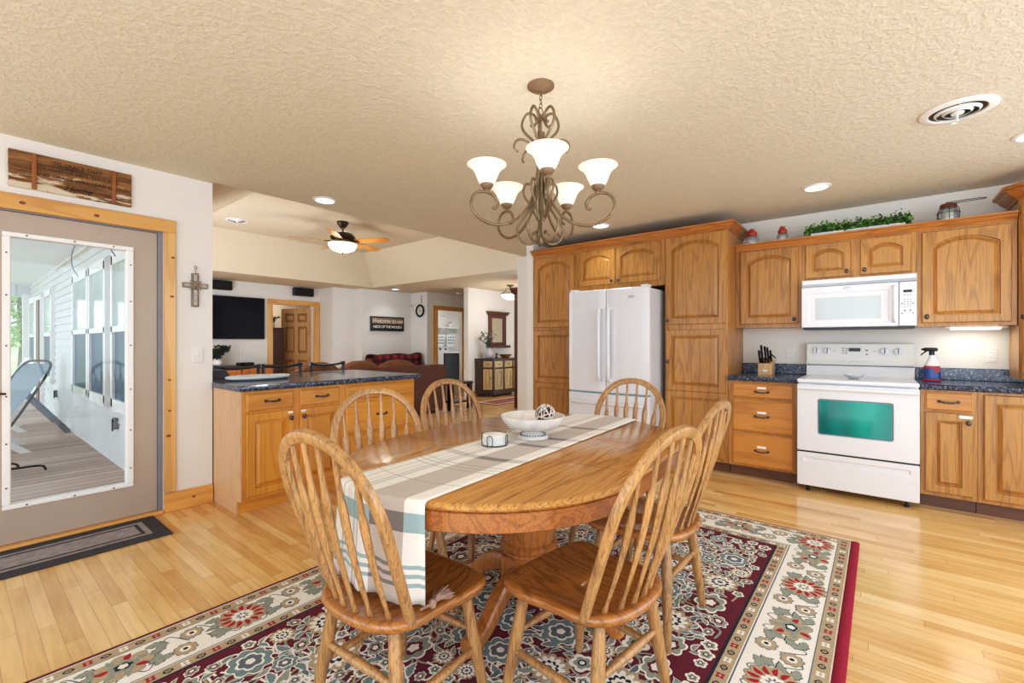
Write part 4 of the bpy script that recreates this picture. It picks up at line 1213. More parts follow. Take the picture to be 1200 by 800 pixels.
# ------------------------------------------------------------------ rug
RX0, RX1, RY0, RY1 = 0.03, 3.445, 0.135, 2.36
RC = [M_ for M_ in (
    plain('rug_wine', srgb(98, 20, 42), .95, var=.22, scale=120),        # 0 field
    plain('rug_cream', srgb(234, 228, 214), .95, var=.06, scale=120),     # 1
    plain('rug_tan', srgb(176, 156, 126), .95, var=.12, scale=120),       # 2
    plain('rug_navy', srgb(30, 32, 50), .95, var=.2, scale=120),          # 3
    plain('rug_teal', srgb(116, 136, 136), .95, var=.18, scale=120),      # 4
    plain('rug_sage', srgb(142, 148, 134), .95, var=.15, scale=120),      # 5
    plain('rug_red', srgb(158, 26, 44), .95, var=.15, scale=120),         # 6
    plain('rug_slate', srgb(96, 106, 116), .95, var=.15, scale=120))]     # 7
rug = thing('area_rug', 'wine red and cream floral persian area rug under the dining table', 'rug', (1.75, 1.25, 0))
bm = B()
ZR = .0075
def rect(x0, x1, y0, y1, z, mi): poly(bm, [(x0, y0, z), (x1, y0, z), (x1, y1, z), (x0, y1, z)], mi)
box(bm, RX0, RX1, RY0, RY1, .0008, .007, 0, 1)
rect(RX0 + .006, RX1 - .006, RY0 + .006, RY1 - .006, ZR, 1)
def band(d0, d1, z, mi):
    o = (RX0 + d0, RX1 - d0, RY0 + d0, RY1 - d0); i = (RX0 + d1, RX1 - d1, RY0 + d1, RY1 - d1)
    P = [(o[0], o[2]), (o[1], o[2]), (o[1], o[3]), (o[0], o[3])]; Q = [(i[0], i[2]), (i[1], i[2]), (i[1], i[3]), (i[0], i[3])]
    for k in range(4):
        k2 = (k + 1) % 4
        poly(bm, [(*P[k], z), (*P[k2], z), (*Q[k2], z), (*Q[k], z)], mi)
D1, D2, D3, D4, D5 = .008, .062, .282, .292, .345
band(D1, D2, ZR + .0002, 2); band(D3, D3 + .006, ZR + .0002, 7); band(D4, D5, ZR + .0002, 2)
band(D2, D2 + .004, ZR + .0003, 7); band(D5 - .004, D5 + .008, ZR + .0003, 3)
fx0, fx1, fy0, fy1 = RX0 + D5 + .008, RX1 - D5 - .008, RY0 + D5 + .008, RY1 - D5 - .008
rect(fx0, fx1, fy0, fy1, ZR + .0002, 0)
rr = random.Random(11)
_cnt = [0]
def lift(z):                      # overlapping motifs never share a plane
    _cnt[0] = (_cnt[0] + 1) % 53
    return z + _cnt[0] * 2.2e-6
def petals(cx, cy, r, n, depth, z, mi, ph=0.0, asp=1.0, rot=0.0, m=4, round_=True):
    pts = []; z = lift(z)
    if round_: m = 7
    for k in range(n * m):
        a = 2 * pi * k / (n * m)
        q = r * (1 - depth + depth * abs(cos(n * a / 2)) ** .55) if round_ else r * (1 - depth * (0.5 - 0.5 * cos(n * a)))
        x, y = q * cos(a + ph), q * sin(a + ph) * asp
        pts.append((cx + x * cos(rot) - y * sin(rot), cy + x * sin(rot) + y * cos(rot), z))
    poly(bm, pts, mi)
def leafp(cx, cy, L, w, a, z, mi, lobes=0):
    n = 9; pts = []; z = lift(z)
    for k in range(n + 1):
        t = k / n; pts.append((t * L, w * sin(pi * t ** .8) * (1 + (.35 * (k % 2) if lobes else 0)) + .12 * L * sin(pi * t)))
    for k in range(n - 1, 0, -1):
        t = k / n; pts.append((t * L, -w * sin(pi * t ** .8) * (1 + (.35 * (k % 2) if lobes else 0)) + .12 * L * sin(pi * t)))
    poly(bm, [(cx + x * cos(a) - y * sin(a), cy + x * sin(a) + y * cos(a), z) for x, y in pts], mi)
def vine(pts, w, z, mi):
    P = catmull([(x, y, 0) for x, y in pts], 6); z = lift(z)
    for i in range(len(P) - 1):
        d = (P[i + 1] - P[i]); 
        if d.length < 1e-6: continue
        n0 = Vector((-d.y, d.x, 0)).normalized() * w
        poly(bm, [(P[i] + n0).to_tuple()[:2] + (z,), (P[i] - n0).to_tuple()[:2] + (z,), (P[i + 1] - n0).to_tuple()[:2] + (z,), (P[i + 1] + n0).to_tuple()[:2] + (z,)], mi)
z0 = ZR + .0004; dz = .00025
def bloom(x, y, r, kind, a):
    if kind == 0:      # large lobed teal flower
        petals(x, y, r, 8, .30, z0 + dz * 2, 1, a); petals(x, y, r * .92, 8, .30, z0 + dz * 3, 4, a)
        petals(x, y, r * .62, 6, .35, z0 + dz * 4, 1, a + .4); petals(x, y, r * .50, 6, .3, z0 + dz * 5, 7, a + .4); petals(x, y, r * .2, 5, .2, z0 + dz * 6, 1, a)
    elif kind == 1:    # five petal white flower
        petals(x, y, r, 5, .38, z0 + dz * 2, 1, a); petals(x, y, r * .68, 5, .42, z0 + dz * 3, 5, a); petals(x, y, r * .34, 5, .1, z0 + dz * 4, 3, a); petals(x, y, r * .2, 5, .1, z0 + dz * 5, 1, a)
    elif kind == 2:    # rosette with rays
        petals(x, y, r, 12, .28, z0 + dz * 2, 2, a); petals(x, y, r * .8, 12, .5, z0 + dz * 3, 1, a); petals(x, y, r * .5, 10, .4, z0 + dz * 4, 3, a); petals(x, y, r * .36, 8, .4, z0 + dz * 5, 1, a); petals(x, y, r * .16, 6, .2, z0 + dz * 6, 7, a)
    else:              # palmette
        petals(x, y, r, 7, .35, z0 + dz * 2, 1, a, .75, a); petals(x, y, r * .86, 7, .35, z0 + dz * 3, 5, a, .75, a); petals(x, y, r * .5, 5, .4, z0 + dz * 4, 0, a, .8, a); petals(x, y, r * .3, 5, .4, z0 + dz * 5, 1, a, .8, a)
# field: a quarter of it, mirrored both ways
cx, cy = (fx0 + fx1) / 2, (fy0 + fy1) / 2
hx, hy = (fx1 - fx0) / 2, (fy1 - fy0) / 2
spots = []
def ok(x, y, r): return all((x - a) ** 2 + (y - b) ** 2 > ((r + c) * .98) ** 2 for a, b, c in spots)
def mir(x, y):
    return [(cx + sx * x, cy + sy * y, sx, sy) for sx in (1, -1) for sy in (1, -1)]
def sweep(n, rlo, rhi, kinds, edge):
    for _ in range(n):
        r = rr.uniform(rlo, rhi); x, y = rr.uniform(.01, hx - r * 1.05), rr.uniform(.01, hy - r * 1.05)
        if x < r: x = 0 if x < r * .4 else r * 1.02
        if y < r: y = 0 if y < r * .4 else r * 1.02
        if not ok(x, y, r): continue
        spots.append((x, y, r)); kd = rr.choice(kinds); a = rr.random() * 6.28
        seen = set()
        for X, Y, sx, sy in mir(x, y):
            if (round(X, 4), round(Y, 4)) in seen: continue
            seen.add((round(X, 4), round(Y, 4)))
            aa = a if sx > 0 else pi - a
            bloom(X, Y, r, kd, aa if sy > 0 else -aa)
sweep(90, .078, .098, (0, 2, 3), .09)
sweep(420, .042, .058, (0, 3, 1, 2, 3), .055)
sweep(1800, .026, .036, (1, 1, 3), .030)
for _ in range(1900):
    x, y = rr.uniform(0, hx - .05), rr.uniform(0, hy - .05); L = rr.uniform(.045, .095); a = rr.random() * 6.28
    mx_, my_ = x + cos(a) * L * .5, y + sin(a) * L * .5
    if not all((mx_ - p) ** 2 + (my_ - q) ** 2 > (c * .85 + L * .22) ** 2 for p, q, c in spots): continue
    if not (0.01 < x + cos(a) * L < hx - .03 and 0.01 < y + sin(a) * L < hy - .03): continue
    spots.append((mx_, my_, L * .26))
    lb = rr.random() < .5; cI = rr.choice((4, 4, 5, 7))
    for X, Y, sx, sy in mir(x, y):
        aa = a if sx > 0 else pi - a; aa = aa if sy > 0 else -aa
        leafp(X, Y, L, L * .20, aa, z0 + dz, 1, lb); leafp(X + cos(aa) * L * .06, Y + sin(aa) * L * .06, L * .84, L * .14, aa, z0 + dz * 2, cI, lb)
for _ in range(190):
    x, y = rr.uniform(.05, hx - .12), rr.uniform(.05, hy - .12); a = rr.random() * 6.28; s = rr.uniform(.06, .12)
    P = [(x, y), (x + s * cos(a), y + s * sin(a)), (x + s * 1.5 * cos(a + .7), y + s * 1.5 * sin(a + .7)), (x + s * 1.2 * cos(a + 1.3), y + s * 1.2 * sin(a + 1.3))]
    if not all(0 < p < hx - .02 and 0 < q < hy - .02 for p, q in P): continue
    for sx in (1, -1):
        for sy in (1, -1):
            vine([(cx + sx * p, cy + sy * q) for p, q in P], .0045, z0, rr.choice((1, 2, 5)))
# borders
def along(side, s, d):
    """point at distance s along a side, d in from the rug edge; returns x,y,angle"""
    if side == 0: return RX0 + s, RY0 + d, 0
    if side == 1: return RX1 - d, RY0 + s, pi / 2
    if side == 2: return RX1 - s, RY1 - d, pi
    return RX0 + d, RY1 - s, -pi / 2
LX, LY = RX1 - RX0, RY1 - RY0
for side in range(4):
    L = (LX, LY)[side % 2]
    dm = (D2 + D3) / 2
    n = max(2, round((L - 2 * dm) / .205)); st = (L - 2 * dm) / n
    for k in range(n):
        s = dm + k * st
        x, y, a = along(side, s, dm + (.012 if k % 2 else -.012))
        if k % 2 == 0:
            if (k // 2) % 2 == 0:
                petals(x, y, .100, 13, .20, z0 + dz, 7, a); petals(x, y, .097, 13, .20, z0 + dz * 2, 2, a)
                for q in range(13):
                    b = a + 2 * pi * q / 13
                    leafp(x + .042 * cos(b), y + .042 * sin(b), .050, .010, b, z0 + dz * 3, 6)
                petals(x, y, .044, 10, .3, z0 + dz * 4, 1, a); petals(x, y, .030, 8, .6, z0 + dz * 5, 7, a, round_=False); petals(x, y, .012, 6, .2, z0 + dz * 6, 1, a)
            else:
                petals(x, y, .097, 7, .42, z0 + dz, 7, a + pi / 2, .85, a); petals(x, y, .094, 7, .42, z0 + dz * 2, 2, a + pi / 2, .85, a)
                for q in range(7):
                    b = a + pi / 2 + 2 * pi * q / 7
                    leafp(x + .040 * cos(b), y + .036 * sin(b), .046, .012, b, z0 + dz * 3, 6 if q % 2 else 5)
                petals(x, y, .05, 5, .4, z0 + dz * 4, 5, a, .8, a); petals(x, y, .030, 5, .4, z0 + dz * 5, 3, a, .8, a); petals(x, y, .016, 5, .3, z0 + dz * 6, 1, a)
        else:
            for o in (-.045, .05):
                xx, yy, _ = along(side, s + o * .5, dm + o)
                petals(xx, yy, .043, 9, .25, z0 + dz, 7, a); petals(xx, yy, .039, 9, .25, z0 + dz * 2, 2, a); petals(xx, yy, .02, 8, .3, z0 + dz * 3, 1, a); petals(xx, yy, .009, 6, .1, z0 + dz * 4, 3, a)
        for q, (ds, dd, da, L2) in enumerate(((.06, -.055, .5, .10), (.06, .055, -.5, .10), (.13, -.075, 2.7, .085), (.13, .075, -2.7, .085), (.10, .0, .9, .07))):
            if s + ds > L - dm * .6: continue
            xx, yy, _ = along(side, s + ds, dm + dd)
            leafp(xx, yy, L2, .017, a + da, z0, 3, True); leafp(xx, yy, L2 * .95, .0145, a + da, z0 + dz * .6, 5, True)
        P = [along(side, s + st * t, dm + .085 * sin(2 * pi * t + (k % 2) * pi))[:2] for t in (0, .25, .5, .75, 1)]
        if s + st < L - dm * .5: vine(P, .0025, z0 - dz * .5, 7)
    for g in (.035, (D4 + D5) / 2):
        m = int((L - 2 * g) / .052)
        for k in range(m + 1):
            s = g + k * (L - 2 * g) / m
            x, y, a = along(side, s, g)
            if k % 2 == 0:
                for r, mi, q in ((.017, 3, 1), (.010, 2, 2), (.004, 3, 3)): petals(x, y, r, 4, .25, z0 + dz * q, mi, a, .8, a, 2)
            else:
                petals(x, y, .018, 4, .75, z0 + dz, (1, 6)[(k // 2) % 2], a + pi / 4); petals(x, y, .006, 4, .1, z0 + dz * 2, 2, a)
obj('pile', bm, RC, rug, recalc=False)
bm = B()
tube(bm, [(RX0, RY0 - .018, .008), (RX1 + .003, RY0 - .018, .008)], .021, 8, flat=(.36, Vector((0, 0, 1))))
obj('red_edging', bm, plain('rug_crimson_edge', srgb(142, 14, 46), .95, var=.2, scale=90), rug, 60)
bm = B()
tube(bm, [(RX0, RY1 + .004, .006), (RX1, RY1 + .004, .006)], .006, 6); tube(bm, [(RX1 + .003, RY0, .006), (RX1 + .003, RY1, .006)], .004, 6); tube(bm, [(RX0, RY0, .006), (RX0, RY1, .006)], .004, 6)
obj('bound_edge', bm, plain('rug_dark_binding', srgb(92, 24, 36), .9), rug, 60)

# ------------------------------------------------------------------ table
TR = radians(5.0); TC = (1.70, 1.275)
table = thing('dining_table', 'oval oak pedestal dining table in the middle of the rug', 'table', (0, 0, 0))
TS, TRAD = .27, .605
def oval(d, z, n=28):
    pts = []
    for k in range(n + 1):
        a = -pi / 2 + pi * k / n; pts.append((TS + (TRAD - d) * cos(a), (TRAD - d) * sin(a), z))
    for k in range(n + 1):
        a = pi / 2 + pi * k / n; pts.append((-TS + (TRAD - d) * cos(a), (TRAD - d) * sin(a), z))
    return pts
ZT = .757
bm = B()
loft(bm, [oval(.030, ZT - .024), oval(.006, ZT - .024), oval(.0, ZT - .017), oval(.0, ZT - .009), oval(.004, ZT - .003), oval(.010, ZT)])
tt = obj('tabletop', bm, M['table'], table, 30)
bm = B()
for x in (-.225, .225):
    box(bm, x - .0009, x + .0009, -TRAD + .012, TRAD - .012, ZT + .0001, ZT + .0005)
obj('leaf_seam', bm, M['knot'], tt)
bm = B(); loft(bm, [oval(.012, ZT - .088), oval(.008, ZT - .085), oval(.008, ZT - .030), oval(.018, ZT - .024)], cap0=False, cap1=False); loft(bm, [oval(.03, ZT - .024), oval(.03, ZT - .088), oval(.012, ZT - .088)], cap0=False, cap1=False)
obj('apron', bm, M['table_edge'], table, 40)
bm = B(); box(bm, -.42, .42, -.30, -.24, ZT - .09, ZT - .025); box(bm, -.42, .42, .24, .30, ZT - .09, ZT - .025); box(bm, -.24, .24, -.24, .24, ZT - .08, ZT - .025); obj('slide_rails', bm, M['table_base'], table)
bm = B()
lathe(bm, [(0, .66), (.17, .66), (.17, .625), (.115, .60), (.118, .56), (.128, .50), (.132, .44), (.130, .385), (.121, .325), (.118, .312), (.128, .307), (.134, .297), (.132, .286), (.120, .280), (.127, .274), (.127, .262), (.116, .252), (.10, .246), (.10, .234), (0, .234)], (0, 0, 0), 32)
obj('pedestal_column', bm, M['table_base'], table, 35)
bm = B(); box(bm, -.096, .096, -.096, .096, .075, .238, .006); lathe(bm, [(0, .04), (.05, .042), (.075, .062), (.06, .078), (0, .078)], (0, 0, 0), 20); obj('pedestal_block', bm, M['table_base'], table, 30)
def ped_leg(rot):
    bm = B()
    path = [(.080, .165), (.14, .170), (.20, .158), (.255, .125), (.305, .085), (.355, .058), (.41, .048), (.455, .050)]
    wid = [.030, .033, .034, .033, .031, .032, .036, .030]; hgt = [.042, .044, .044, .040, .036, .034, .036, .024]
    P = catmull([(x, 0, z) for x, z in path], 4)
    rings = []
    for i, p in enumerate(P):
        t = (P[min(i + 1, len(P) - 1)] - P[max(i - 1, 0)]).normalized(); nr = Vector((-t.z, 0, t.x))
        f = i / 4; k = min(int(f), 6); q = f - k
        w = wid[k] * (1 - q) + wid[min(k + 1, 7)] * q; h = hgt[k] * (1 - q) + hgt[min(k + 1, 7)] * q
        ring = []
        for a in range(12):
            an = 2 * pi * a / 12; c, s = cos(an), sin(an)
            se = lambda v: math.copysign(abs(v) ** .55, v)
            ring.append(p + Vector((0, 1, 0)) * w * se(c) + nr * h * se(s))
        rings.append(ring)
    loft(bm, rings)
    lathe(bm, [(0, 0.008), (.03, .008), (.034, .012), (.034, .03), (0, .03)], (.425, 0, 0), 14)
    bmesh.ops.transform(bm, matrix=Matrix.Rotation(rot, 4, 'Z'), verts=bm.verts)
    return obj('pedestal_leg', bm, M['table_base'], table, 40)
for k in range(4): ped_leg(k * pi / 2)
table.location = (TC[0], TC[1], 0.0); table.rotation_euler.z = TR

# ------------------------------------------------------------------ chairs (local: +x looks to the table)
def make_chair(label):
    t = thing('dining_chair', label, 'chair', (0, 0, 0), 'arrow back dining chairs round the table')
    # seat
    half = [(.215, .0), (.213, .10), (.205, .175), (.185, .215), (.14, .226), (.08, .216), (.02, .204), (-.05, .203), (-.11, .20), (-.155, .176), (-.19, .13), (-.207, .07), (-.212, 0)]
    out = [(x, y) for x, y in half] + [(x, -y) for x, y in half[-2:0:-1]]
    P = catmull([(x, y, 0) for x, y in out + [out[0]]], 3)[:-1]
    def ring(s, z, dip=0.0):
        r = []
        for p in P:
            x, y = p.x * s, p.y * s
            zz = z
            if dip: zz = z - dip * max(0, 1 - (abs(s) / .95) ** 2) * (1.0 - .55 * math.exp(-((y / .045) ** 2)) * (1 if x > 0 else 0))
            # saddle: sides ride up a little behind the front corners
            zz -= .010 * math.exp(-((p.x - .05) / .10) ** 2) * (abs(p.y) / .2) ** 2 * s
            r.append((x, y, zz))
        return r
    zt = .445
    bm = B()
    loft(bm, [ring(.90, zt - .036), ring(.965, zt - .030), ring(.995, zt - .018), ring(.99, zt - .008), ring(.965, zt - .001), ring(.92, zt), ring(.82, zt, .016), ring(.65, zt, .018), ring(.45, zt, .018), ring(.2, zt, .018), ring(.04, zt, .018)])
    obj('seat', bm, M['seat'], t, 50)
    # bow
    lean = radians(20)
    def plane(y, h, o=0.0): return Vector((-.118 - h * sin(lean) - o * cos(lean), y, zt - .012 + h * cos(lean) - o * sin(lean)))
    pts = []
    for k in range(7): pts.append((.186 + .026 * (k / 6) ** .8, k / 6 * .33))
    for k in range(1, 12):
        a = pi / 2 * k / 12; pts.append((.212 * cos(a) ** .92, .33 + .232 * sin(a)))
    full = [(-y, h) for y, h in pts] + [(0.0, .562)] + [(y, h) for y, h in pts[::-1]]
    bm = B()
    rings = []
    for i, (y, h) in enumerate(full):
        a = full[max(i - 1, 0)]; b = full[min(i + 1, len(full) - 1)]
        ty, th = b[0] - a[0], b[1] - a[1]; L = sqrt(ty * ty + th * th); ny, nh = -th / L, ty / L
        f = min(1, min(i, len(full) - 1 - i) / 6)
        w = .0185 - .003 * (1 - f); d = .0125
        r = []
        for q in range(10):
            an = 2 * pi * q / 10; c, s = cos(an), sin(an)
            se = lambda v: math.copysign(abs(v) ** .6, v)
            r.append(plane(y + ny * w * se(c), h + nh * w * se(c), d * se(s)))
        rings.append(r)
    loft(bm, rings)
    obj('bow_back', bm, M['chair'], t, 50)
    # six arrow spindles
    for k in range(6):
        f = (k - 2.5) / 2.5
        base = Vector((-.178 + .034 * f * f, .132 * f, zt - .012))
        yt = .163 * f
        ht = .33 + .232 * sqrt(max(0, 1 - (abs(yt) / .212) ** 2.1)) - .012
        top = plane(yt, ht)
        n = 22; PP = []; rad = []; fl = []
        for i in range(n + 1):
            s = i / n; p = base.lerp(top, s) + Vector((-.012 * sin(pi * s), 0, 0))
            PP.append(p)
            if s < .08: r_, q = .0075 + .02 * s, 1.0
            elif s < .68: u = (s - .08) / .60; r_, q = .0090 + .0085 * u, .55
            elif s < .78: u = (s - .68) / .10; r_, q = .0175 - .0090 * u, .55 + .35 * u
            else: r_, q = .0083 - .0016 * (s - .78) / .22, 1.0
            rad.append(r_); fl.append(q)
        bm = B(); tube(bm, PP, rad, 8, flat=(fl, Vector((1, 0, -.3))))
        obj('spindle', bm, M['chair'], t, 50)
    # legs and stretchers
    tops = {(1, 1): (.145, .150), (1, -1): (.145, -.150), (-1, 1): (-.135, .135), (-1, -1): (-.135, -.135)}
    feet = {(1, 1): (.200, .205), (1, -1): (.200, -.205), (-1, 1): (-.170, .212), (-1, -1): (-.170, -.212)}
    def at(k, z):
        s = (zt - .03 - z) / (zt - .03); a, b = tops[k], feet[k]
        return Vector((a[0] + (b[0] - a[0]) * s, a[1] + (b[1] - a[1]) * s, z))
    for k in tops:
        bm = B()
        zz = [zt - .026, .36, .30, .22, .14, .06, .010]
        tube(bm, [at(k, z) for z in zz], [.0150, .0185, .0205, .0205, .0185, .0160, .0140], 12)
        obj('leg', bm, M['chair'], t, 50)
    for a, b, z in (((1, 1), (-1, 1), .205), ((1, -1), (-1, -1), .205), ((1, 1), (1, -1), .265), ((-1, 1), (-1, -1), .265)):
        p, q = at(a, z), at(b, z)
        bm = B(); tube(bm, [p.lerp(q, s) for s in (0.02, .15, .35, .5, .65, .85, .98)], [.0085, .0110, .0135, .0145, .0135, .0110, .0085], 10)
        obj('stretcher', bm, M['chair'], t, 50)
    return t
CH = [(.906, 1.203, 4, 'oak arrow back chair at the near end of the table, runner hanging over its seat'),
      (1.319, .741, 83, 'oak arrow back chair in front of the table with its whole empty seat showing'),
      (1.96, .805, 89, 'oak arrow back chair on the range side of the table, behind the empty seat'),
      (2.475, 1.215, 186, 'oak arrow back chair at the far end of the table before the refrigerator'),
      (1.95, 1.845, -97, 'oak arrow back chair across the table, nearest the brown sofa'),
      (1.278, 1.733, -108, 'oak arrow back chair across the table in front of the island drawers')]
proto = None
for x, y, r, lab in CH:
    c = make_chair(lab) if proto is None else copy_tree(proto)
    if proto is None: proto = c
    c['label'] = lab
    c.location = (x, y, .0095); c.rotation_euler.z = radians(r)

# ------------------------------------------------------------------ table runner
def m_plaid():
    n = N('plaid_cotton')
    at = n.n('ShaderNodeUVMap'); at.uv_map = 'UVMap'
    sp = n.n('ShaderNodeSeparateXYZ'); n.l(at.outputs[0], sp.inputs[0])
    U, V = sp.outputs['X'], sp.outputs['Y']     # U across 0..1 (0 = island side), V metres along from the hanging end
    def bandf(s, a, b):
        return n.math('MULTIPLY', n.math('GREATER_THAN', s, a), n.math('LESS_THAN', s, b))
    def union(s, L):
        o = None
        for a, b in L:
            f = bandf(s, a, b); o = f if o is None else n.math('MAXIMUM', o, f)
        return o
    ww = srgb(236, 232, 222)
    base = n.mix(0.0, ww, ww)
    wide = union(U, [(.50, .84)]); thin = union(U, [(.12, .14), (.30, .33), (.35, .38)]); soft = union(U, [(.20, .27)])
    base = n.mix(n.math('MULTIPLY', wide, .80), base, srgb(178, 160, 146))
    base = n.mix(n.math('MULTIPLY', soft, .22), base, srgb(186, 168, 152))
    base = n.mix(n.math('MULTIPLY', thin, .45), base, srgb(110, 106, 102))
    # cross bands
    cb = union(V, [(.205, .262)])
    band_col = n.mix(wide, srgb(120, 160, 164), srgb(92, 86, 84))
    base = n.mix(n.math('MULTIPLY', cb, .80), base, band_col)
    b3 = union(V, [(.048, .060), (.074, .086), (.100, .112)])
    base = n.mix(n.math('MULTIPLY', b3, .72), base, n.mix(wide, srgb(104, 150, 156), srgb(70, 76, 84)))
    ln = union(V, [(.455, .459), (.62, .625), (.655, .660), (.69, .695), (1.42, 1.425), (1.455, 1.46)])
    base = n.mix(n.math('MULTIPLY', ln, .7), base, srgb(110, 106, 102))
    gb = union(V, [(.79, .835), (1.075, 1.12), (1.25, 1.295), (1.57, 1.615)])
    base = n.mix(n.math('MULTIPLY', gb, n.math('MULTIPLY_ADD', wide, .48, .36)), base, srgb(88, 84, 80))
    nz = n.n('ShaderNodeTexNoise'); nz.inputs['Scale'].default_value = 260
    n.l(n.coord('Object', (1, 3, 1)), nz.inputs['Vector'])
    base = n.mix(1.0, base, n.ramp(nz.outputs['Fac'], [(.3, (.90, .90, .90, 1)), (.7, (1.03, 1.03, 1.03, 1))]), 'MULTIPLY')
    n.set(Base_Color=base, Roughness=.92)
    n.b.inputs['Sheen Weight'].default_value = .2
    n.bump(nz.outputs['Fac'], .15, .002)
    return n.m
run = thing('table_runner', 'cream and beige plaid cotton table runner draped along the oak table', 'table runner', (0, 0, 0))
bm = B(); uvl = bm.loops.layers.uv.new('UVMap')
nv = 18; W = .395; skew = -.022
HANG = .285; FAR = .12
rows = []
def edge(v): return TS + sqrt(max(0, TRAD ** 2 - v * v)) + .004
Zr = ZT + .0035
for j in range(nv + 1):
    u = j / nv; v = (0.5 - u) * W - .005
    e = edge(v)
    prof = []          # (x, z, length)
    r = .014
    # hanging end
    for k in range(15):
        s = k / 14 * HANG
        fl = (1 - s / HANG)
        wob = .010 * fl * sin(u * 17 + 1.0) + .006 * fl * sin(u * 31)
        prof.append((-e - r - .010 * fl - wob, Zr - r - (HANG - s), s))
    for k in range(1, 6):
        a = pi / 2 * k / 5; prof.append((-e - r * cos(a), Zr - r + r * sin(a), HANG + r * a))
    L0 = HANG + r * pi / 2
    for k in range(1, 41):
        f = k / 40; prof.append((-e + f * 2 * e, Zr, L0 + f * 2 * e))
    for k in range(1, 5):
        a = pi / 2 * k / 4; prof.append((e + r * sin(a), Zr - r + r * cos(a), L0 + 2 * e + r * a))
    for k in range(1, 6):
        s = k / 5 * FAR; prof.append((e + r + .004 * k / 5 * sin(u * 14), Zr - r - s, L0 + 2 * e + r * 1.57 + s))
    row = []
    for x, z, L in prof:
        y = v + skew * (x / .87) * (1 if abs(x) < .9 else .95)
        # the drop narrows slightly and swings
        if x < -.8 and z < Zr - .02: y += .02 * (Zr - z) * (1 if u < .5 else -.3)
        row.append((bm.verts.new((x, y, z)), u, L))
    rows.append(row)
for j in range(nv):
    for i in range(len(rows[0]) - 1):
        q = (rows[j][i], rows[j][i + 1], rows[j + 1][i + 1], rows[j + 1][i])
        f = bm.faces.new([a[0] for a in q])
        for lp, a in zip(f.loops, q): lp[uvl].uv = (a[1], a[2])
o = obj('cloth', bm, m_plaid(), run, 60)
sol = o.modifiers.new('thickness', 'SOLIDIFY'); sol.thickness = .0022; sol.offset = 1
tas = plain('tassel_yarn', srgb(150, 122, 108), .95, var=.25, scale=90)
for yy, lx in ((-.212, .14), (.150, .06)):
    bm = B()
    tx, ty, tz = -.905, yy, .484
    rnd = random.Random(5)
    tip = Vector((tx + lx, ty + .01, .458))
    tube(bm, [(tx, ty, tz), Vector((tx, ty, tz)).lerp(tip, .35)], .004, 6)
    h0 = Vector((tx, ty, tz)).lerp(tip, .35)
    lathe(bm, [(0, -.012), (.010, -.008), (.012, 0), (.008, .010), (0, .013)], h0, 10)
    for k in range(150):
        d = Vector((lx, 0, -.012)).normalized() * rnd.uniform(.052, .062) + Vector((rnd.gauss(0, .004), rnd.gauss(0, .015), abs(rnd.gauss(0, .010))))
        q = h0 + d; q.z = max(q.z, .446)
        tube(bm, [h0, h0.lerp(q, .5) + Vector((0, 0, .006)), q], [.0022, .002, .0016], 4)
    obj('tassel', bm, tas, run, label='brown yarn tassel at the hanging corner')
run.location = (TC[0], TC[1], 0); run.rotation_euler.z = TR

# ------------------------------------------------------------------ things on the table
Zs = ZT + .0062
def place_local(x, y):       # table coords of a world point
    return x, y
bx, by = 1.755, 1.293
t = thing('pedestal_bowl', 'white washed footed bowl in the middle of the table runner', 'bowl', (bx, by, Zs))
bm = B()
lathe(bm, [(0, .002), (.072, .0), (.076, .004), (.070, .012), (.050, .022), (.034, .034), (.036, .040), (.075, .044), (.115, .057), (.139, .078), (.150, .099), (.1535, .108), (.149, .110), (.143, .103), (.131, .083), (.108, .066), (.07, .055), (0, .051)], (bx, by, Zs), 40)
bowl = obj('bowl_body', bm, M['ceramic'], t, 50)
bm = B()
for k in range(30):
    a = 2 * pi * k / 30; Mx = Matrix.Translation((bx, by, Zs)) @ Matrix.Rotation(a, 4, 'Z')
    box(bm, .056, .0640, -.0022, .0022, .0145, .0215, M=Mx)
obj('pierced_foot_rim', bm, M['grey_line'], bowl)
t = thing('twig_ball', 'brown and white woven twig ball resting in the footed bowl', 'ball', (bx + .035, by - .055, Zs + .062))
bm = B(); c = Vector((bx + .030, by - .052, Zs + .114)); rnd = random.Random(9)
for k in range(30):
    n = Vector((rnd.gauss(0, 1), rnd.gauss(0, 1), rnd.gauss(0, 1))).normalized(); u, v = frame_axes(n); o = n * rnd.uniform(-.022, .022); R_ = sqrt(.047 ** 2 - o.length ** 2)
    tube(bm, [c + o + u * R_ * cos(a) + v * R_ * sin(a) for a in [i * pi / 9 for i in range(18)]], .0026, 5, mi=0 if k % 3 == 0 else 1, closed=True)
bmesh.ops.create_icosphere(bm, subdivisions=2, radius=.036, matrix=Matrix.Translation(c))
obj('woven_twigs', bm, [plain('dark_twig', srgb(96, 74, 58), .8, var=.3, scale=40), plain('white_twig', srgb(214, 206, 196), .8)], t)
cx_, cy_ = 1.525, 1.335
t = thing('coaster_holder', 'black wire holder on the table runner near the bowl', 'coaster holder', (cx_, cy_, Zs))
bm = B()
tube(bm, [(cx_ + .056 * cos(a), cy_ + .056 * sin(a), Zs + .004) for a in [i * pi / 12 for i in range(24)]], .0018, 6, closed=True)
for k in range(4):
    a0 = k * pi / 2 + .35
    tube(bm, catmull([(cx_ + .057 * cos(a0 - .2), cy_ + .057 * sin(a0 - .2), Zs + .004), (cx_ + .058 * cos(a0 - .2), cy_ + .058 * sin(a0 - .2), Zs + .040), (cx_ + .058 * cos(a0), cy_ + .058 * sin(a0), Zs + .050), (cx_ + .058 * cos(a0 + .2), cy_ + .058 * sin(a0 + .2), Zs + .040), (cx_ + .057 * cos(a0 + .2), cy_ + .057 * sin(a0 + .2), Zs + .004)], 4), .0018, 6)
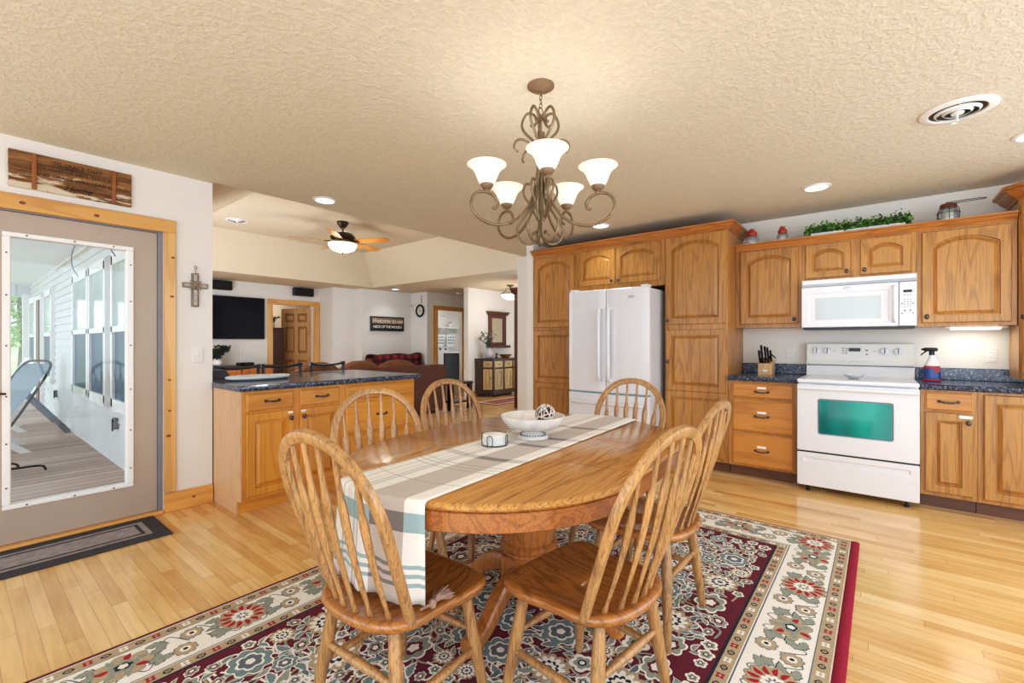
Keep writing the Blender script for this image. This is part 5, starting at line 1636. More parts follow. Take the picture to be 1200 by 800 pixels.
obj('wire_frame', bm, M['black_metal'], t, 50)
for k in range(6):
    q = thing('coaster', ['white round coaster at the bottom of the stack in the wire holder', 'white round coaster second from the bottom in the wire holder', 'white round coaster third from the bottom in the wire holder', 'white round coaster third from the top in the wire holder', 'white round coaster second from the top in the wire holder', 'white round coaster on top of the stack in the wire holder'][k], 'coaster', (cx_, cy_, Zs + .004 + k * .0075), 'coasters stacked in the wire holder')
    bm = B(); z = Zs + .0062 + k * .0074; lathe(bm, [(0, 0), (.050, 0), (.0525, .0012), (.0525, .0042), (.050, .0055), (0, .0055)], (cx_, cy_, z), 28); obj('disc', bm, M['white_semi'], q, 40)

# ------------------------------------------------------------------ chandelier
hx_, hy_ = 1.768, 1.255
t = thing('chandelier', 'bronze five arm chandelier with white glass bell shades over the table', 'chandelier', (hx_, hy_, 1.68))
def rz(a, r, z): return Vector((hx_ + r * cos(a), hy_ + r * sin(a), z))
bm = B(); lathe(bm, [(0, 2.44), (.064, 2.44), (.064, 2.434), (.050, 2.424), (.022, 2.417), (.010, 2.412), (0, 2.412)], (hx_, hy_, 0), 28); obj('canopy', bm, M['chand_cup'], t, 40)
bm = B()
for k in range(4):
    zc = 2.404 - k * .020; a0 = k * pi / 2
    tube(bm, [(hx_ + .007 * cos(a) * cos(a0), hy_ + .007 * cos(a) * sin(a0), zc + .013 * sin(a)) for a in [i * pi / 6 for i in range(12)]], .0022, 5, closed=True)
tube(bm, [(hx_ + .017 * cos(a), hy_, 2.318 + .017 * sin(a)) for a in [i * pi / 8 for i in range(16)]], .003, 6, closed=True)
obj('chain', bm, M['chand'], t, 50)
bm = B(); lathe(bm, [(0, 2.305), (.006, 2.30), (.012, 2.285), (.006, 2.27), (.006, 2.0), (.012, 1.99), (.014, 1.97), (.008, 1.955), (.006, 1.73), (.012, 1.725), (.016, 1.71), (.012, 1.695), (.004, 1.685), (0, 1.680)], (hx_, hy_, 0), 14); obj('column', bm, M['chand'], t, 50)
cam_dir = math.atan2(-hy_, -hx_)
for k in range(5):
    a = cam_dir + k * 2 * pi / 5 + .10
    P = [(.020, 2.00), (.045, 1.90), (.10, 1.815), (.175, 1.768), (.255, 1.762), (.318, 1.795), (.343, 1.845), (.322, 1.892), (.278, 1.905), (.236, 1.892), (.214, 1.862), (.222, 1.838), (.240, 1.834)]
    bm = B(); tube(bm, catmull([rz(a, r, z) for r, z in P], 5), .0068, 8); arm = obj('arm', bm, M['chand'], t, 60)
    bm = B(); lathe(bm, [(0, -.002), (.008, -.002), (.008, .012), (.020, .018), (.030, .032), (.030, .044), (0, .044)], rz(a, .268, 1.902), 18); obj('shade_cup', bm, M['chand_cup'], arm, 40)
    bm = B(); lathe(bm, [(.026, .034), (.037, .046), (.046, .066), (.054, .088), (.066, .108), (.082, .122), (.090, .127), (.088, .128), (.079, .123), (.063, .110), (.051, .090), (.043, .068), (.034, .049), (.023, .040)], rz(a, .268, 1.902), 32); obj('shade', bm, M['shade'], t, 60, label='white frosted glass bell shade')
    # lower loop scroll
    a2 = a + pi / 5
    P = [(.014, 2.06), (.030, 1.96), (.055, 1.86), (.098, 1.80), (.118, 1.762), (.100, 1.712), (.062, 1.690), (.030, 1.698), (.018, 1.722), (.030, 1.742), (.046, 1.735)]
    bm = B(); tube(bm, catmull([rz(a2, r, z) for r, z in P], 5), .0060, 8); obj('lower_scroll', bm, M['chand'], t, 60)
    P = [(.012, 2.15), (.045, 2.19), (.085, 2.235), (.092, 2.275), (.068, 2.315), (.034, 2.305), (.022, 2.272), (.036, 2.25), (.050, 2.258)]
    bm = B(); tube(bm, catmull([rz(a2, r, z) for r, z in P], 5), .0064, 8); obj('crown_scroll', bm, M['chand'], t, 60)
    P = [(.012, 2.08), (.040, 2.14), (.090, 2.17), (.128, 2.155), (.135, 2.12), (.115, 2.108)]
    bm = B(); tube(bm, catmull([rz(a, r, z) for r, z in P], 5), .0056, 8); obj('mid_scroll', bm, M['chand'], t, 60)
    P = [(.016, 1.80), (.05, 1.87), (.085, 1.93), (.078, 1.975), (.050, 1.975), (.046, 1.95)]
    bm = B(); tube(bm, catmull([rz(a2, r, z) for r, z in P], 5), .0056, 8); obj('inner_scroll', bm, M['chand'], t, 60)

# ------------------------------------------------------------------ ceiling fixtures
def can(x, y, lab, r=.075, z=H):
    t = thing('recessed_light', lab, 'light', (x, y, z - .012), 'recessed ceiling lights')
    bm = B(); lathe(bm, [(r, -.001), (r + .022, -.001), (r + .020, -.006), (r + .002, -.012), (r, -.008)], (x, y, z), 32); obj('trim_ring', bm, M['white_semi'], t, 40)
    bm = B(); lathe(bm, [(0, -.004), (r + .001, -.004)], (x, y, z), 32); obj('lens', bm, M['led'], t)
can(4.283, .389, 'lit recessed ceiling light in front of the wall cabinets over the range')
can(4.00, -.705, 'lit recessed ceiling light nearest the corner cabinet at the right edge')
can(2.02, 3.70, 'lit recessed ceiling light near the wall end and the tray ceiling')
can(4.271, 2.267, 'lit recessed ceiling light in front of the refrigerator, below the chandelier arm')
can(6.43, 8.65, 'lit recessed ceiling light above the black word sign')
def round_vent(x, y, z, r, lab):
    t = thing('ceiling_vent', lab, 'vent', (x, y, z - .03))
    bm = B(); lathe(bm, [(r, -.001), (r, -.005), (r * .95, -.011), (r * .76, -.013), (r * .73, -.008), (r * .73, -.001)], (x, y, z), 40); obj('flange', bm, M['white_semi'], t, 40)
    bm = B(); lathe(bm, [(0, -.0065), (r * .735, -.0065)], (x, y, z), 32); obj('dark_duct', bm, M['black'], t)
    for f in (.60, .40):
        bm = B(); lathe(bm, [(r * f, -.009), (r * (f - .02), -.015), (r * (f - .07), -.021), (r * (f - .06), -.015), (r * f * .985, -.009)], (x, y, z), 36); obj('cone_ring', bm, M['white_semi'], t, 50)
    bm = B(); lathe(bm, [(0, -.024), (r * .16, -.022), (r * .18, -.014), (0, -.01)], (x, y, z), 24); obj('hub', bm, M['white_semi'], t, 50)
    bm = B(); box(bm, x - .004, x + .004, y - .004, y + .004, z - .066, z - .020); box(bm, x - .004, x + .004, y - .002, y + .022, z - .07, z - .062); box(bm, x - r * .68, x + r * .68, y - .002, y + .002, z - .012, z - .008); obj('damper_lever', bm, M['white_semi'], t)
round_vent(3.33, -.315, H, .155, 'round white ceiling vent with a hanging lever, in the textured kitchen ceiling')
round_vent(2.78, 7.70, Z1, .16, 'round white ceiling vent in the tray ceiling beyond the wall end')
# ------------------------------------------------------------------ living room
fan = thing('ceiling_fan', 'bronze ceiling fan with five oak blades and a glowing bowl in the tray ceiling', 'fan', (3.86, 6.53, 2.70))
fxc, fyc = 3.86, 6.53
def lat(name, prof, mat, par=fan, seg=28, c=(fxc, fyc, 0)):
    bm = B(); lathe(bm, prof, c, seg); return obj(name, bm, mat, par, 40)
lat('canopy', [(0, 3.099), (.088, 3.099), (.082, 3.06), (.05, 3.02), (.02, 2.985), (0, 2.98)], M['bronze'])
lat('downrod', [(.014, 3.0), (.014, 2.93)], M['bronze'])
lat('motor_housing', [(0, 2.945), (.06, 2.94), (.14, 2.915), (.185, 2.87), (.185, 2.835), (.15, 2.815), (0, 2.81)], M['bronze'])
lat('switch_housing', [(0, 2.815), (.12, 2.815), (.15, 2.785), (.22, 2.765), (.22, 2.752), (0, 2.752)], plain('polished_light_kit', srgb(210, 204, 196), .3, metal=.6))
lat('glass_bowl', [(.215, 2.752), (.205, 2.712), (.165, 2.662), (.10, 2.637), (0, 2.630)], M['bowl_light'])
lat('finial', [(0, 2.635), (.014, 2.628), (.014, 2.615), (.004, 2.60), (0, 2.595)], M['bronze'])
blade_m = wood('honey_fan_blade', srgb(214, 150, 62), srgb(160, 96, 34), 'x', pores=.2)
for k in range(5):
    a = radians(-61 + 72 * k)
    R_ = Matrix.Translation((fxc, fyc, 2.795)) @ Matrix.Rotation(a, 4, 'Z') @ Matrix.Rotation(radians(-12), 4, 'X')
    bm = B()
    P = [(.22, -.058), (.34, -.066), (.66, -.076), (.74, -.064), (.77, -.03), (.77, .03), (.74, .064), (.66, .076), (.34, .066), (.22, .058)]
    loft(bm, [[(x, y, -.004) for x, y in P], [(x, y, .004) for x, y in P]]); bmesh.ops.transform(bm, matrix=R_, verts=bm.verts); bl = obj('blade', bm, blade_m, fan)
    bm = B(); tube(bm, [(.12, 0, -.01), (.19, -.02, -.006), (.27, -.03, -.006)], .009, 6); tube(bm, [(.12, 0, -.01), (.19, .02, -.006), (.27, .03, -.006)], .009, 6); bmesh.ops.transform(bm, matrix=R_, verts=bm.verts); obj('blade_iron', bm, M['bronze'], bl)

# television wall (y = 9.95)
t = thing('television', 'large black wall mounted flat television left of the pine door', 'television', (3.5, 9.92, 1.29))
bm = B(); box(bm, 2.66, 4.09, 9.885, 9.935, 1.285, 2.125, .008); obj('bezel', bm, M['black'], t)
bm = B(); box(bm, 2.675, 4.075, 9.880, 9.886, 1.30, 2.11); obj('screen', bm, M['tv'], t)
for x0, x1, lab in ((2.9, 3.475, 'black bar speaker high on the wall above the television'), (4.68, 5.12, 'black bar speaker high on the wall above the pine door')):
    t = thing('wall_speaker', lab, 'speaker', ((x0 + x1) / 2, 9.9, 2.24))
    bm = B(); box(bm, x0, x1, 9.83, 9.948, 2.235, 2.415, .02, seg=2); obj('cabinet', bm, M['black'], t)
    bm = B(); box(bm, x0 + .02, x1 - .02, 9.822, 9.832, 2.255, 2.395, .006); obj('grille', bm, M['speaker'], t)
bm = B(); box(bm, 3.635, 3.655, 9.935, 9.949, .8, 1.29, .004); tag(obj('cable_cover', bm, M['white_semi'], loc=(3.645, 9.94, .8)), 'thin white cable cover running down the wall under the television', 'cable cover')
# pine door casing and open six panel door
bm = B()
box(bm, 4.17, 4.272, 9.925, 9.952, 0, 2.03, .003); box(bm, 5.148, 5.30, 9.925, 9.952, 0, 2.03, .003)
struct('trim_6', bm, M['pine'])
bm = B(); box(bm, 4.17, 5.30, 9.925, 9.952, 2.03, 2.135, .003); struct('trim_7', bm, M['pine_x'])
bm = B()
LW, LH = .80, 1.99
mpd = lambda u, v, w: (u, -w, v)
def six_panel(bm):
    # solid slab with six raised panels on the face
    for u0, u1 in ((0, .10), (.36, .44), (.70, LW)): box(bm, u0, u1, 0, .035, .02, LH)
    for u0, u1 in ((.10, .36), (.44, .70)):
        for v0, v1 in ((.02, .22), (.82, .98), (1.58, 1.68), (1.88, LH)): box(bm, u0, u1, 0, .035, v0, v1)
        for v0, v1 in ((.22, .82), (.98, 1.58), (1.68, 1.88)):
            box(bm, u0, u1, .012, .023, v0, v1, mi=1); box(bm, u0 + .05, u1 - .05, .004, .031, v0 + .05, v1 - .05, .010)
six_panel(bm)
Md = Matrix.Translation((5.14, 10.03, 0)) @ Matrix.Rotation(radians(180 - 66), 4, 'Z')
bm2 = bm
for v in bm2.verts: v.co.y = -v.co.y
bmesh.ops.transform(bm2, matrix=Md, verts=bm2.verts)
dd = struct('door_3', bm2, [M['pine_door'], wood('pine_recess_painted_shade', srgb(170, 124, 78), srgb(128, 86, 48), 'z', pores=.2, cath=.5)])  # recess boards darker: groove shade painted into the pine colour
bm = B()
kx = Md @ Vector((LW - .06, -.0, .96))
for s in (1, -1):
    q = Md @ Vector((LW - .06, .055 * s + .0, .96)); tube(bm, [Md @ Vector((LW - .06, .02 * s, .96)), Md @ Vector((LW - .06, .04 * s, .96)), q], [.012, .026, .02], 10)
struct('handle', bm, M['steel'], dd)
t = thing('bedroom_cabinet', 'dark red wood cabinet glimpsed through the open pine door', 'cabinet', (4.62, 10.75, 0))
bm = B(); box(bm, 4.45, 4.80, 10.6, 10.95, 0, 1.52, .008); obj('cabinet_body', bm, M['walnut'], t)
bm = B(); box(bm, 4.44, 4.81, 10.58, 10.96, 1.52, 1.55, .006); obj('cabinet_top', bm, M['walnut'], t)
def vase_plant(name, lab, c, vr, vh, pr, ph, n, vmat, lmat, smin=.03, smax=.06, stems=8, sd=1, spread=1.0):
    t = thing(name, lab, 'plant', c); x, y, z = c; rnd = random.Random(sd)
    bm = B(); lathe(bm, [(0, 0), (vr * .6, 0), (vr * .85, vh * .12), (vr, vh * .35), (vr * .9, vh * .6), (vr * .5, vh * .85), (vr * .45, vh * .95), (vr * .52, vh), (vr * .42, vh * .97), (0, vh * .9)], c, 20); obj('vase', bm, vmat, t, 50)
    bm = B(); pts = []
    for k in range(stems):
        a = rnd.random() * 6.28; r = pr * rnd.uniform(.4, 1) * spread; h = ph * rnd.uniform(.5, 1)
        P = catmull([(x, y, z + vh * .9), (x + r * .3 * cos(a), y + r * .3 * sin(a), z + vh + h * .5), (x + r * cos(a), y + r * sin(a), z + vh + h)], 5)
        tube(bm, P, .0035, 4); pts += P[2:]
    st = obj('stems', bm, M['darkleaf'], t)
    bm = B()
    for k in range(n):
        p = rnd.choice(pts); leaves(bm, rnd, 1, lambda r: (p.x + r.gauss(0, .012), p.y + r.gauss(0, .012), p.z + r.gauss(0, .012)), smin, smax, .3, 1)
    obj('foliage', bm, lmat, t, recalc=False)
    return t
vase_plant('potted_plant', 'small green plant on the dark red cabinet behind the pine door', (4.60, 10.72, 1.551), .06, .12, .14, .16, 120, M['ceramic'], M['darkleaf'], sd=4)

# media console under the television
t = thing('media_console', 'wood media console with a dark top under the television', 'console', (3.3, 9.6, 0))
bm = B(); box(bm, 2.3, 4.05, 9.38, 9.90, .06, .74, .004); obj('console_body', bm, wood('reddish_console_wood', srgb(170, 98, 54), srgb(104, 52, 26), 'x'), t)
bm = B(); box(bm, 2.28, 4.07, 9.36, 9.92, .74, .775, .005); obj('console_top', bm, M['espresso'], t)
fc = facing_y(9.38)
for a, b in ((2.33, 2.88), (2.92, 3.44), (3.48, 4.02)):
    bm = B(); panel_door(bm, fc, a, b, .10, .71, 0, .018); d = obj('door', bm, wood('console_door_wood', srgb(190, 122, 66), srgb(120, 66, 34), 'z'), t); knob(d, fc, b - .05, .42)
bm = B(); box(bm, 2.3, 4.05, 9.42, 9.9, 0, .06); obj('plinth', bm, M['espresso'], t)
vase_plant('potted_plant', 'bushy dark leaved plant in a white pot on the media console', (3.12, 9.60, .776), .085, .14, .26, .24, 420, M['white_semi'], M['darkleaf'], .05, .09, 14, 8)
t = thing('set_top_box', 'small black media box on the console under the television', 'box', (3.62, 9.6, .776))
bm = B(); box(bm, 3.48, 3.74, 9.5, 9.7, .7765, .83, .012, seg=2); obj('box_shell', bm, M['black'], t)
bm = B(); box(bm, 3.50, 3.56, 9.494, 9.502, .79, .81); obj('front_window', bm, M['tv'], t)

# sofas
def cushion(bm, x0, x1, y0, y1, z0, z1, r=.06, puff=.03, M_=None):
    """pillow-ish block"""
    n = 6; rows = []
    def g(u, v):
        e = (1 - abs(2 * u - 1) ** 3) * (1 - abs(2 * v - 1) ** 3)
        return e
    lo = [[None] * (n + 1) for _ in range(n + 1)]; hi = [[None] * (n + 1) for _ in range(n + 1)]
    for i in range(n + 1):
        for j in range(n + 1):
            u, v = i / n, j / n; x = x0 + (x1 - x0) * u; y = y0 + (y1 - y0) * v; e = g(u, v)
            hi[i][j] = bm.verts.new((x, y, z1 - r + (r + puff) * e)); lo[i][j] = bm.verts.new((x, y, z0 + r - r * e))
    for G in (lo, hi):
        for i in range(n):
            for j in range(n): bm.faces.new((G[i][j], G[i + 1][j], G[i + 1][j + 1], G[i][j + 1]))
    per = [(i, 0) for i in range(n)] + [(n, j) for j in range(n)] + [(i, n) for i in range(n, 0, -1)] + [(0, j) for j in range(n, 0, -1)]
    for k in range(len(per)):
        a, b = per[k], per[(k + 1) % len(per)]
        bm.faces.new((lo[a[0]][a[1]], lo[b[0]][b[1]], hi[b[0]][b[1]], hi[a[0]][a[1]]))
t = thing('sofa', 'long brown suede sofa with its back to the island', 'sofa', (4.2, 6.5, 0))
bm = B(); loft(bm, [[(2.85, 5.98, .04), (5.52, 5.98, .04), (5.52, 6.16, .04), (2.85, 6.16, .04)], [(2.85, 5.98, .80), (5.52, 5.98, .80), (5.52, 6.14, .80), (2.85, 6.14, .80)], [(2.87, 6.0, .83), (5.50, 6.0, .83), (5.50, 6.12, .83), (2.87, 6.12, .83)]]); obj('back_panel', bm, M['brown_back'], t, 30)
for a, b in ((2.95, 3.60), (3.61, 4.28), (4.29, 4.98)):
    bm = B(); cushion(bm, a, b, 6.03, 6.34, .42, .90, .10, .04); obj('back_cushion', bm, M['brown_suede'], t, 60)
    bm = B(); cushion(bm, a, b, 6.32, 6.92, .25, .47, .07, .03); obj('seat_cushion', bm, M['brown_suede'], t, 60)
for a, b in ((2.85, 3.07), (5.28, 5.52)):
    bm = B(); box(bm, a, b, 6.12, 6.95, .05, .62, .06, seg=3); obj('arm', bm, M['brown_suede'], t, 60)
bm = B(); box(bm, 2.9, 5.48, 6.14, 6.90, .0, .28, .01); obj('base', bm, M['brown_back'], t)
t = thing('loveseat', 'brown loveseat against the sign wall under a red plaid throw', 'sofa', (6.45, 8.6, 0))
bm = B(); box(bm, 5.72, 7.12, 8.62, 8.86, .05, .87, .07, seg=3); obj('back_rest', bm, M['brown_suede'], t, 60)
bm = B(); box(bm, 5.78, 7.08, 8.0, 8.66, .0, .30, .01); obj('base', bm, M['brown_back'], t)
for a, b in ((5.92, 6.46), (6.47, 6.98)):
    bm = B(); cushion(bm, a, b, 7.98, 8.64, .27, .50, .07, .04); obj('seat_cushion', bm, M['brown_suede'], t, 60)
for a, b in ((5.70, 5.93), (6.97, 7.20)):
    bm = B(); box(bm, a, b, 7.95, 8.80, .05, .68, .08, seg=3); obj('arm', bm, M['brown_suede'], t, 60)
def m_buffalo():
    n = N('red_black_plaid'); v = n.coord('Object', (1, 1, 1)); s = n.n('ShaderNodeSeparateXYZ'); n.l(v, s.inputs[0])
    a = n.math('GREATER_THAN', n.math('FRACT', n.math('MULTIPLY', s.outputs['X'], 5.0)), .5); b = n.math('GREATER_THAN', n.math('FRACT', n.math('MULTIPLY', s.outputs['Z'], 6.0)), .5)
    f = n.math('MULTIPLY', n.math('ADD', a, b), .5)
    n.set(Base_Color=n.ramp(f, [(0, srgb(146, 40, 44)), (.5, srgb(82, 30, 34)), (1, srgb(30, 26, 32))]), Roughness=.95)
    return n.m
t = thing('throw_blanket', 'red and black plaid throw draped over the loveseat back', 'blanket', (6.5, 8.55, .85))
bm = B()
P = [(8.565, .45), (8.560, .70), (8.555, .85), (8.565, .915), (8.62, .945), (8.74, .950), (8.85, .93), (8.895, .86), (8.90, .7)]
rows = []
for i in range(25):
    x = 5.80 + i / 24 * 1.34; rows.append([(x, y - .014 * sin(x * 12) * (1 if j < 4 else .3), z + .014 * sin(x * 9) + (.012 if i % 9 > 4 else 0)) for j, (y, z) in enumerate(P)])
for i in range(24):
    for j in range(len(P) - 1): poly(bm, [rows[i][j], rows[i + 1][j], rows[i + 1][j + 1], rows[i][j + 1]])
bmesh.ops.remove_doubles(bm, verts=bm.verts, dist=.0001)
o = obj('draped_cloth', bm, m_buffalo(), t, 60); sm = o.modifiers.new('thickness', 'SOLIDIFY'); sm.thickness = .012
t = thing('end_table', 'dark wood end table at the end of the long sofa', 'table', (5.88, 6.2, 0))
bm = B(); box(bm, 5.60, 6.16, 5.92, 6.55, .455, .50, .006); obj('table_top', bm, M['espresso'], t)
for x in (5.64, 6.11):
    for y in (5.97, 6.50):
        bm = B(); box(bm, x - .04, x + .04, y - .04, y + .04, 0, .455, .004); obj('leg', bm, M['espresso'], t)
bm = B(); box(bm, 5.68, 6.07, 5.95, 6.52, .12, .15); obj('shelf', bm, M['espresso'], t)

# sign wall
t = thing('word_sign', 'black framed word sign welcoming to the neck of the woods', 'sign', (6.52, 9.09, 1.50))
bm = B(); box(bm, 6.078, 6.966, 9.066, 9.098, 1.50, 1.808); obj('backing', bm, wood('sign_wood_grain', srgb(150, 126, 104), srgb(60, 48, 40), 'x', pores=.6), t)
bm = B()
for a, b, c, d in ((6.06, 6.985, 1.485, 1.510), (6.06, 6.985, 1.798, 1.823), (6.06, 6.085, 1.51, 1.798), (6.96, 6.985, 1.51, 1.798)): box(bm, a, b, 9.055, 9.098, c, d, .003)
obj('frame', bm, M['black'], t)
bm = B(); box(bm, 6.085, 6.96, 9.062, 9.067, 1.512, 1.655); obj('black_field', bm, M['black'], t)
lt = plain('white_lettering', srgb(238, 236, 230), .7)
text_mesh('NECK OF THE WOODS', .084, lt, MX((6.522, 9.0615, 1.583), (1, 0, 0), (0, 0, 1)), 'lettering', t, .0006, bold=.0012, spacing=.88)
text_mesh('Welcome to our', .135, lt, MX((6.522, 9.0655, 1.722), (1, 0, 0), (0, 0, 1)), 'lettering', t, .0006, shear=.4, spacing=.95)
plate('small white switch plate on the sign wall near the corner', (7.10, 9.099, 1.09), '-y', (0,), .04, .06, 'wall_switch')
plate('small white switch plate on the wall right of the pine door casing', (5.309, 9.72, 1.12), '-x', (0,), .05, .06, 'wall_switch')
# clock wall
t = thing('wall_clock', 'round black rimmed wall clock on the short wall beside the laundry', 'clock', (7.235, 8.745, 1.99))
Mc = MX((7.238, 8.745, 1.99), (0, -1, 0), (0, 0, 1))
bm = B(); lathe(bm, [(.095, 0), (.155, 0), (.160, .02), (.145, .035), (.115, .03), (.11, .015)], (0, 0, 0), 36, M=Mc); obj('rim', bm, M['black'], t, 40)
bm = B(); lathe(bm, [(0, .012), (.118, .012)], (0, 0, 0), 32, M=Mc); fcx = obj('dial', bm, M['white_warm'], t)
bm = B()
box(bm, -.006, .006, -.02, .075, .014, .017, M=Mc); box(bm, -.015, .055, -.005, .005, .017, .020, M=Mc)
for k in range(12): box(bm, -.003, .003, .088, .106, .0125, .0145, M=Mc @ Matrix.Rotation(k * pi / 6, 4, 'Z'))
obj('hands', bm, M['black'], t)
t = thing('thermostat_box', 'small white alarm box on the corner left of the clock', 'box', (7.235, 9.04, 2.02))
bm = B(); box(bm, 7.195, 7.238, 9.00, 9.075, 2.01, 2.17, .006); obj('cover', bm, M['white_warm'], t)
bm = B(); box(bm, 7.191, 7.197, 9.015, 9.06, 2.10, 2.14); obj('window', bm, M['grey_line'], t)
t = thing('wall_ornament', 'narrow black and white hanging tag above the round clock', 'ornament', (7.235, 8.68, 2.2))
bm = B(); box(bm, 7.222, 7.238, 8.655, 8.705, 2.18, 2.36, .003); obj('plaque', bm, M['white_semi'], t)
bm = B()
for z in (2.2, 2.245, 2.29, 2.335): box(bm, 7.218, 7.2225, 8.662, 8.698, z - .014, z + .014)
obj('dark_blocks', bm, M['black'], t)

# laundry
bm = B(); box(bm, 7.42, 7.575, 8.478, 8.502, 0, 2.02, .003); box(bm, 8.41, 8.53, 8.478, 8.502, 0, 2.02, .003); struct('trim_8', bm, M['pine'])
bm = B(); box(bm, 7.42, 8.53, 8.478, 8.502, 2.02, 2.12, .003); struct('trim_9', bm, M['pine_x'])
def washer(x, lab, front):
    t = thing('washing_machine', lab, 'washing machine', (x, 10.1, 0))
    bm = B(); box(bm, x - .34, x + .34, 9.78, 10.45, .02, .90, .012); obj('cabinet_body', bm, front, t)
    bm = B(); box(bm, x - .345, x + .345, 9.775, 10.45, .90, .94, .012, seg=2); obj('lid_top', bm, M['white'], t)
    bm = B(); loft(bm, [[(x - .34, 10.33, .94), (x + .34, 10.33, .94), (x + .34, 10.45, .94), (x - .34, 10.45, .94)], [(x - .34, 10.38, 1.08), (x + .34, 10.38, 1.08), (x + .34, 10.45, 1.08), (x - .34, 10.45, 1.08)]]); cp = obj('console', bm, M['white'], t)
    for q in (-.22, 0, .22):
        bm = B(); lathe(bm, [(.03, 0), (.028, .02), (0, .021)], (0, 0, 0), 14, M=MX((x + q, 10.355, 1.01), (1, 0, 0), (0, .35, 1))); obj('dial', bm, M['black'], cp)
washer(9.33, 'laundry machine with a black front and white lid, seen through the doorway', M['black'])
washer(8.62, 'white laundry machine beside the black fronted one', M['white'])
t = thing('laundry_shelf', 'white shelf on the laundry wall', 'shelf', (9.5, 10.3, 1.66))
bm = B(); box(bm, 9.0, 10.28, 10.2, 10.495, 1.655, 1.68); obj('board', bm, M['white_semi'], t)
bm = B(); box(bm, 9.3, 9.32, 10.25, 10.495, 1.53, 1.655); box(bm, 9.95, 9.97, 10.25, 10.495, 1.53, 1.655); obj('bracket', bm, M['white_semi'], t)
t = thing('laundry_shelf', 'upper narrow white ledge on the laundry wall', 'shelf', (9.8, 10.4, 2.0))
bm = B(); box(bm, 9.5, 10.1, 10.4, 10.495, 2.03, 2.045); obj('board', bm, M['white_semi'], t)
def laundry_basket(x, lab):
    t = thing('laundry_basket', lab, 'basket', (x, 10.3, 1.1), 'white laundry baskets')
    bm = B(); loft(bm, [[(x - .14, 10.3, 1.09), (x + .14, 10.3, 1.09), (x + .14, 10.45, 1.09), (x - .14, 10.45, 1.09)], [(x - .18, 10.26, 1.46), (x + .18, 10.26, 1.46), (x + .18, 10.46, 1.46), (x - .18, 10.46, 1.46)]]); bk = obj('basket_body', bm, M['white_semi'], t)
    bm = B()
    for i in range(4):
        for j in range(3): box(bm, x - .12 + i * .07, x - .095 + i * .07, 10.255, 10.29, 1.18 + j * .09, 1.215 + j * .09)
    obj('holes', bm, M['grey_line'], bk)
laundry_basket(9.70, 'white holed basket above the black fronted laundry machine, nearer the right')
laundry_basket(9.28, 'white holed basket above the laundry machines, nearer the left door jamb')
t = thing('decor_jar', 'small white and brown jar on the laundry shelf', 'jar', (9.72, 10.33, 1.681))
bm = B(); lathe(bm, [(0, 0), (.06, 0), (.08, .05), (.07, .11), (.05, .13), (0, .13)], (9.72, 10.33, 1.681), 18); obj('jar_body', bm, M['ceramic'], t, 40)
bm = B(); lathe(bm, [(.055, .13), (.055, .15), (0, .165)], (9.72, 10.33, 1.681), 18); obj('lid', bm, M['brown_lid'], t, 40)

# mirror wall (y = 7.12): sideboard, mirror
t = thing('sideboard', 'dark sideboard with cream panels and a slanted end under the mirror', 'sideboard', (7.8, 6.9, 0))
sx0, sx1, sf, sb = 7.05, 8.75, 6.66, 7.115
body = [(7.46, sb), (7.48, 6.92), (7.62, 6.70), (7.92, sf), (8.25, sf), (8.52, 6.70), (8.66, 6.92), (8.68, sb)]
def off(pts, d): return [(8.07 + (x - 8.07) * (1 + d), sb + (y - sb) * (1 + d * 1.5)) for x, y in pts]
bm = B(); prism(bm, body, .10, .82); obj('body', bm, M['espresso'], t)
bm = B(); prism(bm, off(body, .025), .82, .855); obj('top', bm, M['espresso'], t)
bm = B(); prism(bm, off(body, .015), .06, .12); obj('plinth', bm, M['espresso'], t)
for x, y in ((7.53, 6.94), (7.66, 6.74), (8.48, 6.74), (8.60, 7.03), (7.54, 7.03)):
    bm = B(); lathe(bm, [(.045, .062), (.06, .04), (.04, .015), (.03, 0), (0, 0)], (x, y, 0), 12); obj('foot', bm, M['espresso'], t)
cream = wood('distressed_cream_panel', srgb(196, 172, 124), srgb(128, 100, 62), 'z', pores=.5)
def facet(a, b):
    A_, B_ = Vector((a[0], a[1], 0)), Vector((b[0], b[1], 0)); d = (B_ - A_); L = d.length; d.normalize(); nn = Vector((d.y, -d.x, 0))
    return (lambda u, v, w: tuple((A_ + d * u + nn * w).to_tuple()[:2]) + (v,)), L
for a, b, hb in (((7.48, 6.92), (7.62, 6.70), 1), ((7.62, 6.70), (7.92, 6.66), 2), ((7.92, 6.66), (8.25, 6.66), 2), ((8.25, 6.66), (8.52, 6.70), 2)):
    f, L = facet(a, b)
    if hb:
        bm = B(); panel_door(bm, f, .03, L - .03, .16, .62, 0, .018, .05); d = obj('door', bm, cream, t, label='distressed cream panel door'); knob(d, f, L - .05, .42)
        bm = B(); slab_front(bm, f, .03, L - .03, .66, .80, .016); d = obj('drawer', bm, cream, t)
        bm = B(); q0, q1 = f(L / 2 - .04, .73, .016), f(L / 2 + .04, .73, .016); tube(bm, [q0, f(L / 2, .72, .035), q1], .006, 6); obj('handle', bm, M['black_metal'], d)
    else:
        bm = B(); slab_front(bm, f, .02, L - .02, .16, .80, .012); obj('side_panel', bm, M['espresso'], t)
vase_plant('vase_of_greenery', 'grey vase of loose sage branches on the sideboard', (7.66, 6.88, .856), .105, .24, .23, .42, 230, plain('grey_glaze_vase', srgb(178, 176, 180), .3), M['sage'], .03, .065, 14, 12)
t = thing('wooden_bowl', 'shallow brown wooden bowl on the sideboard beside the vase', 'bowl', (8.20, 6.84, .856))
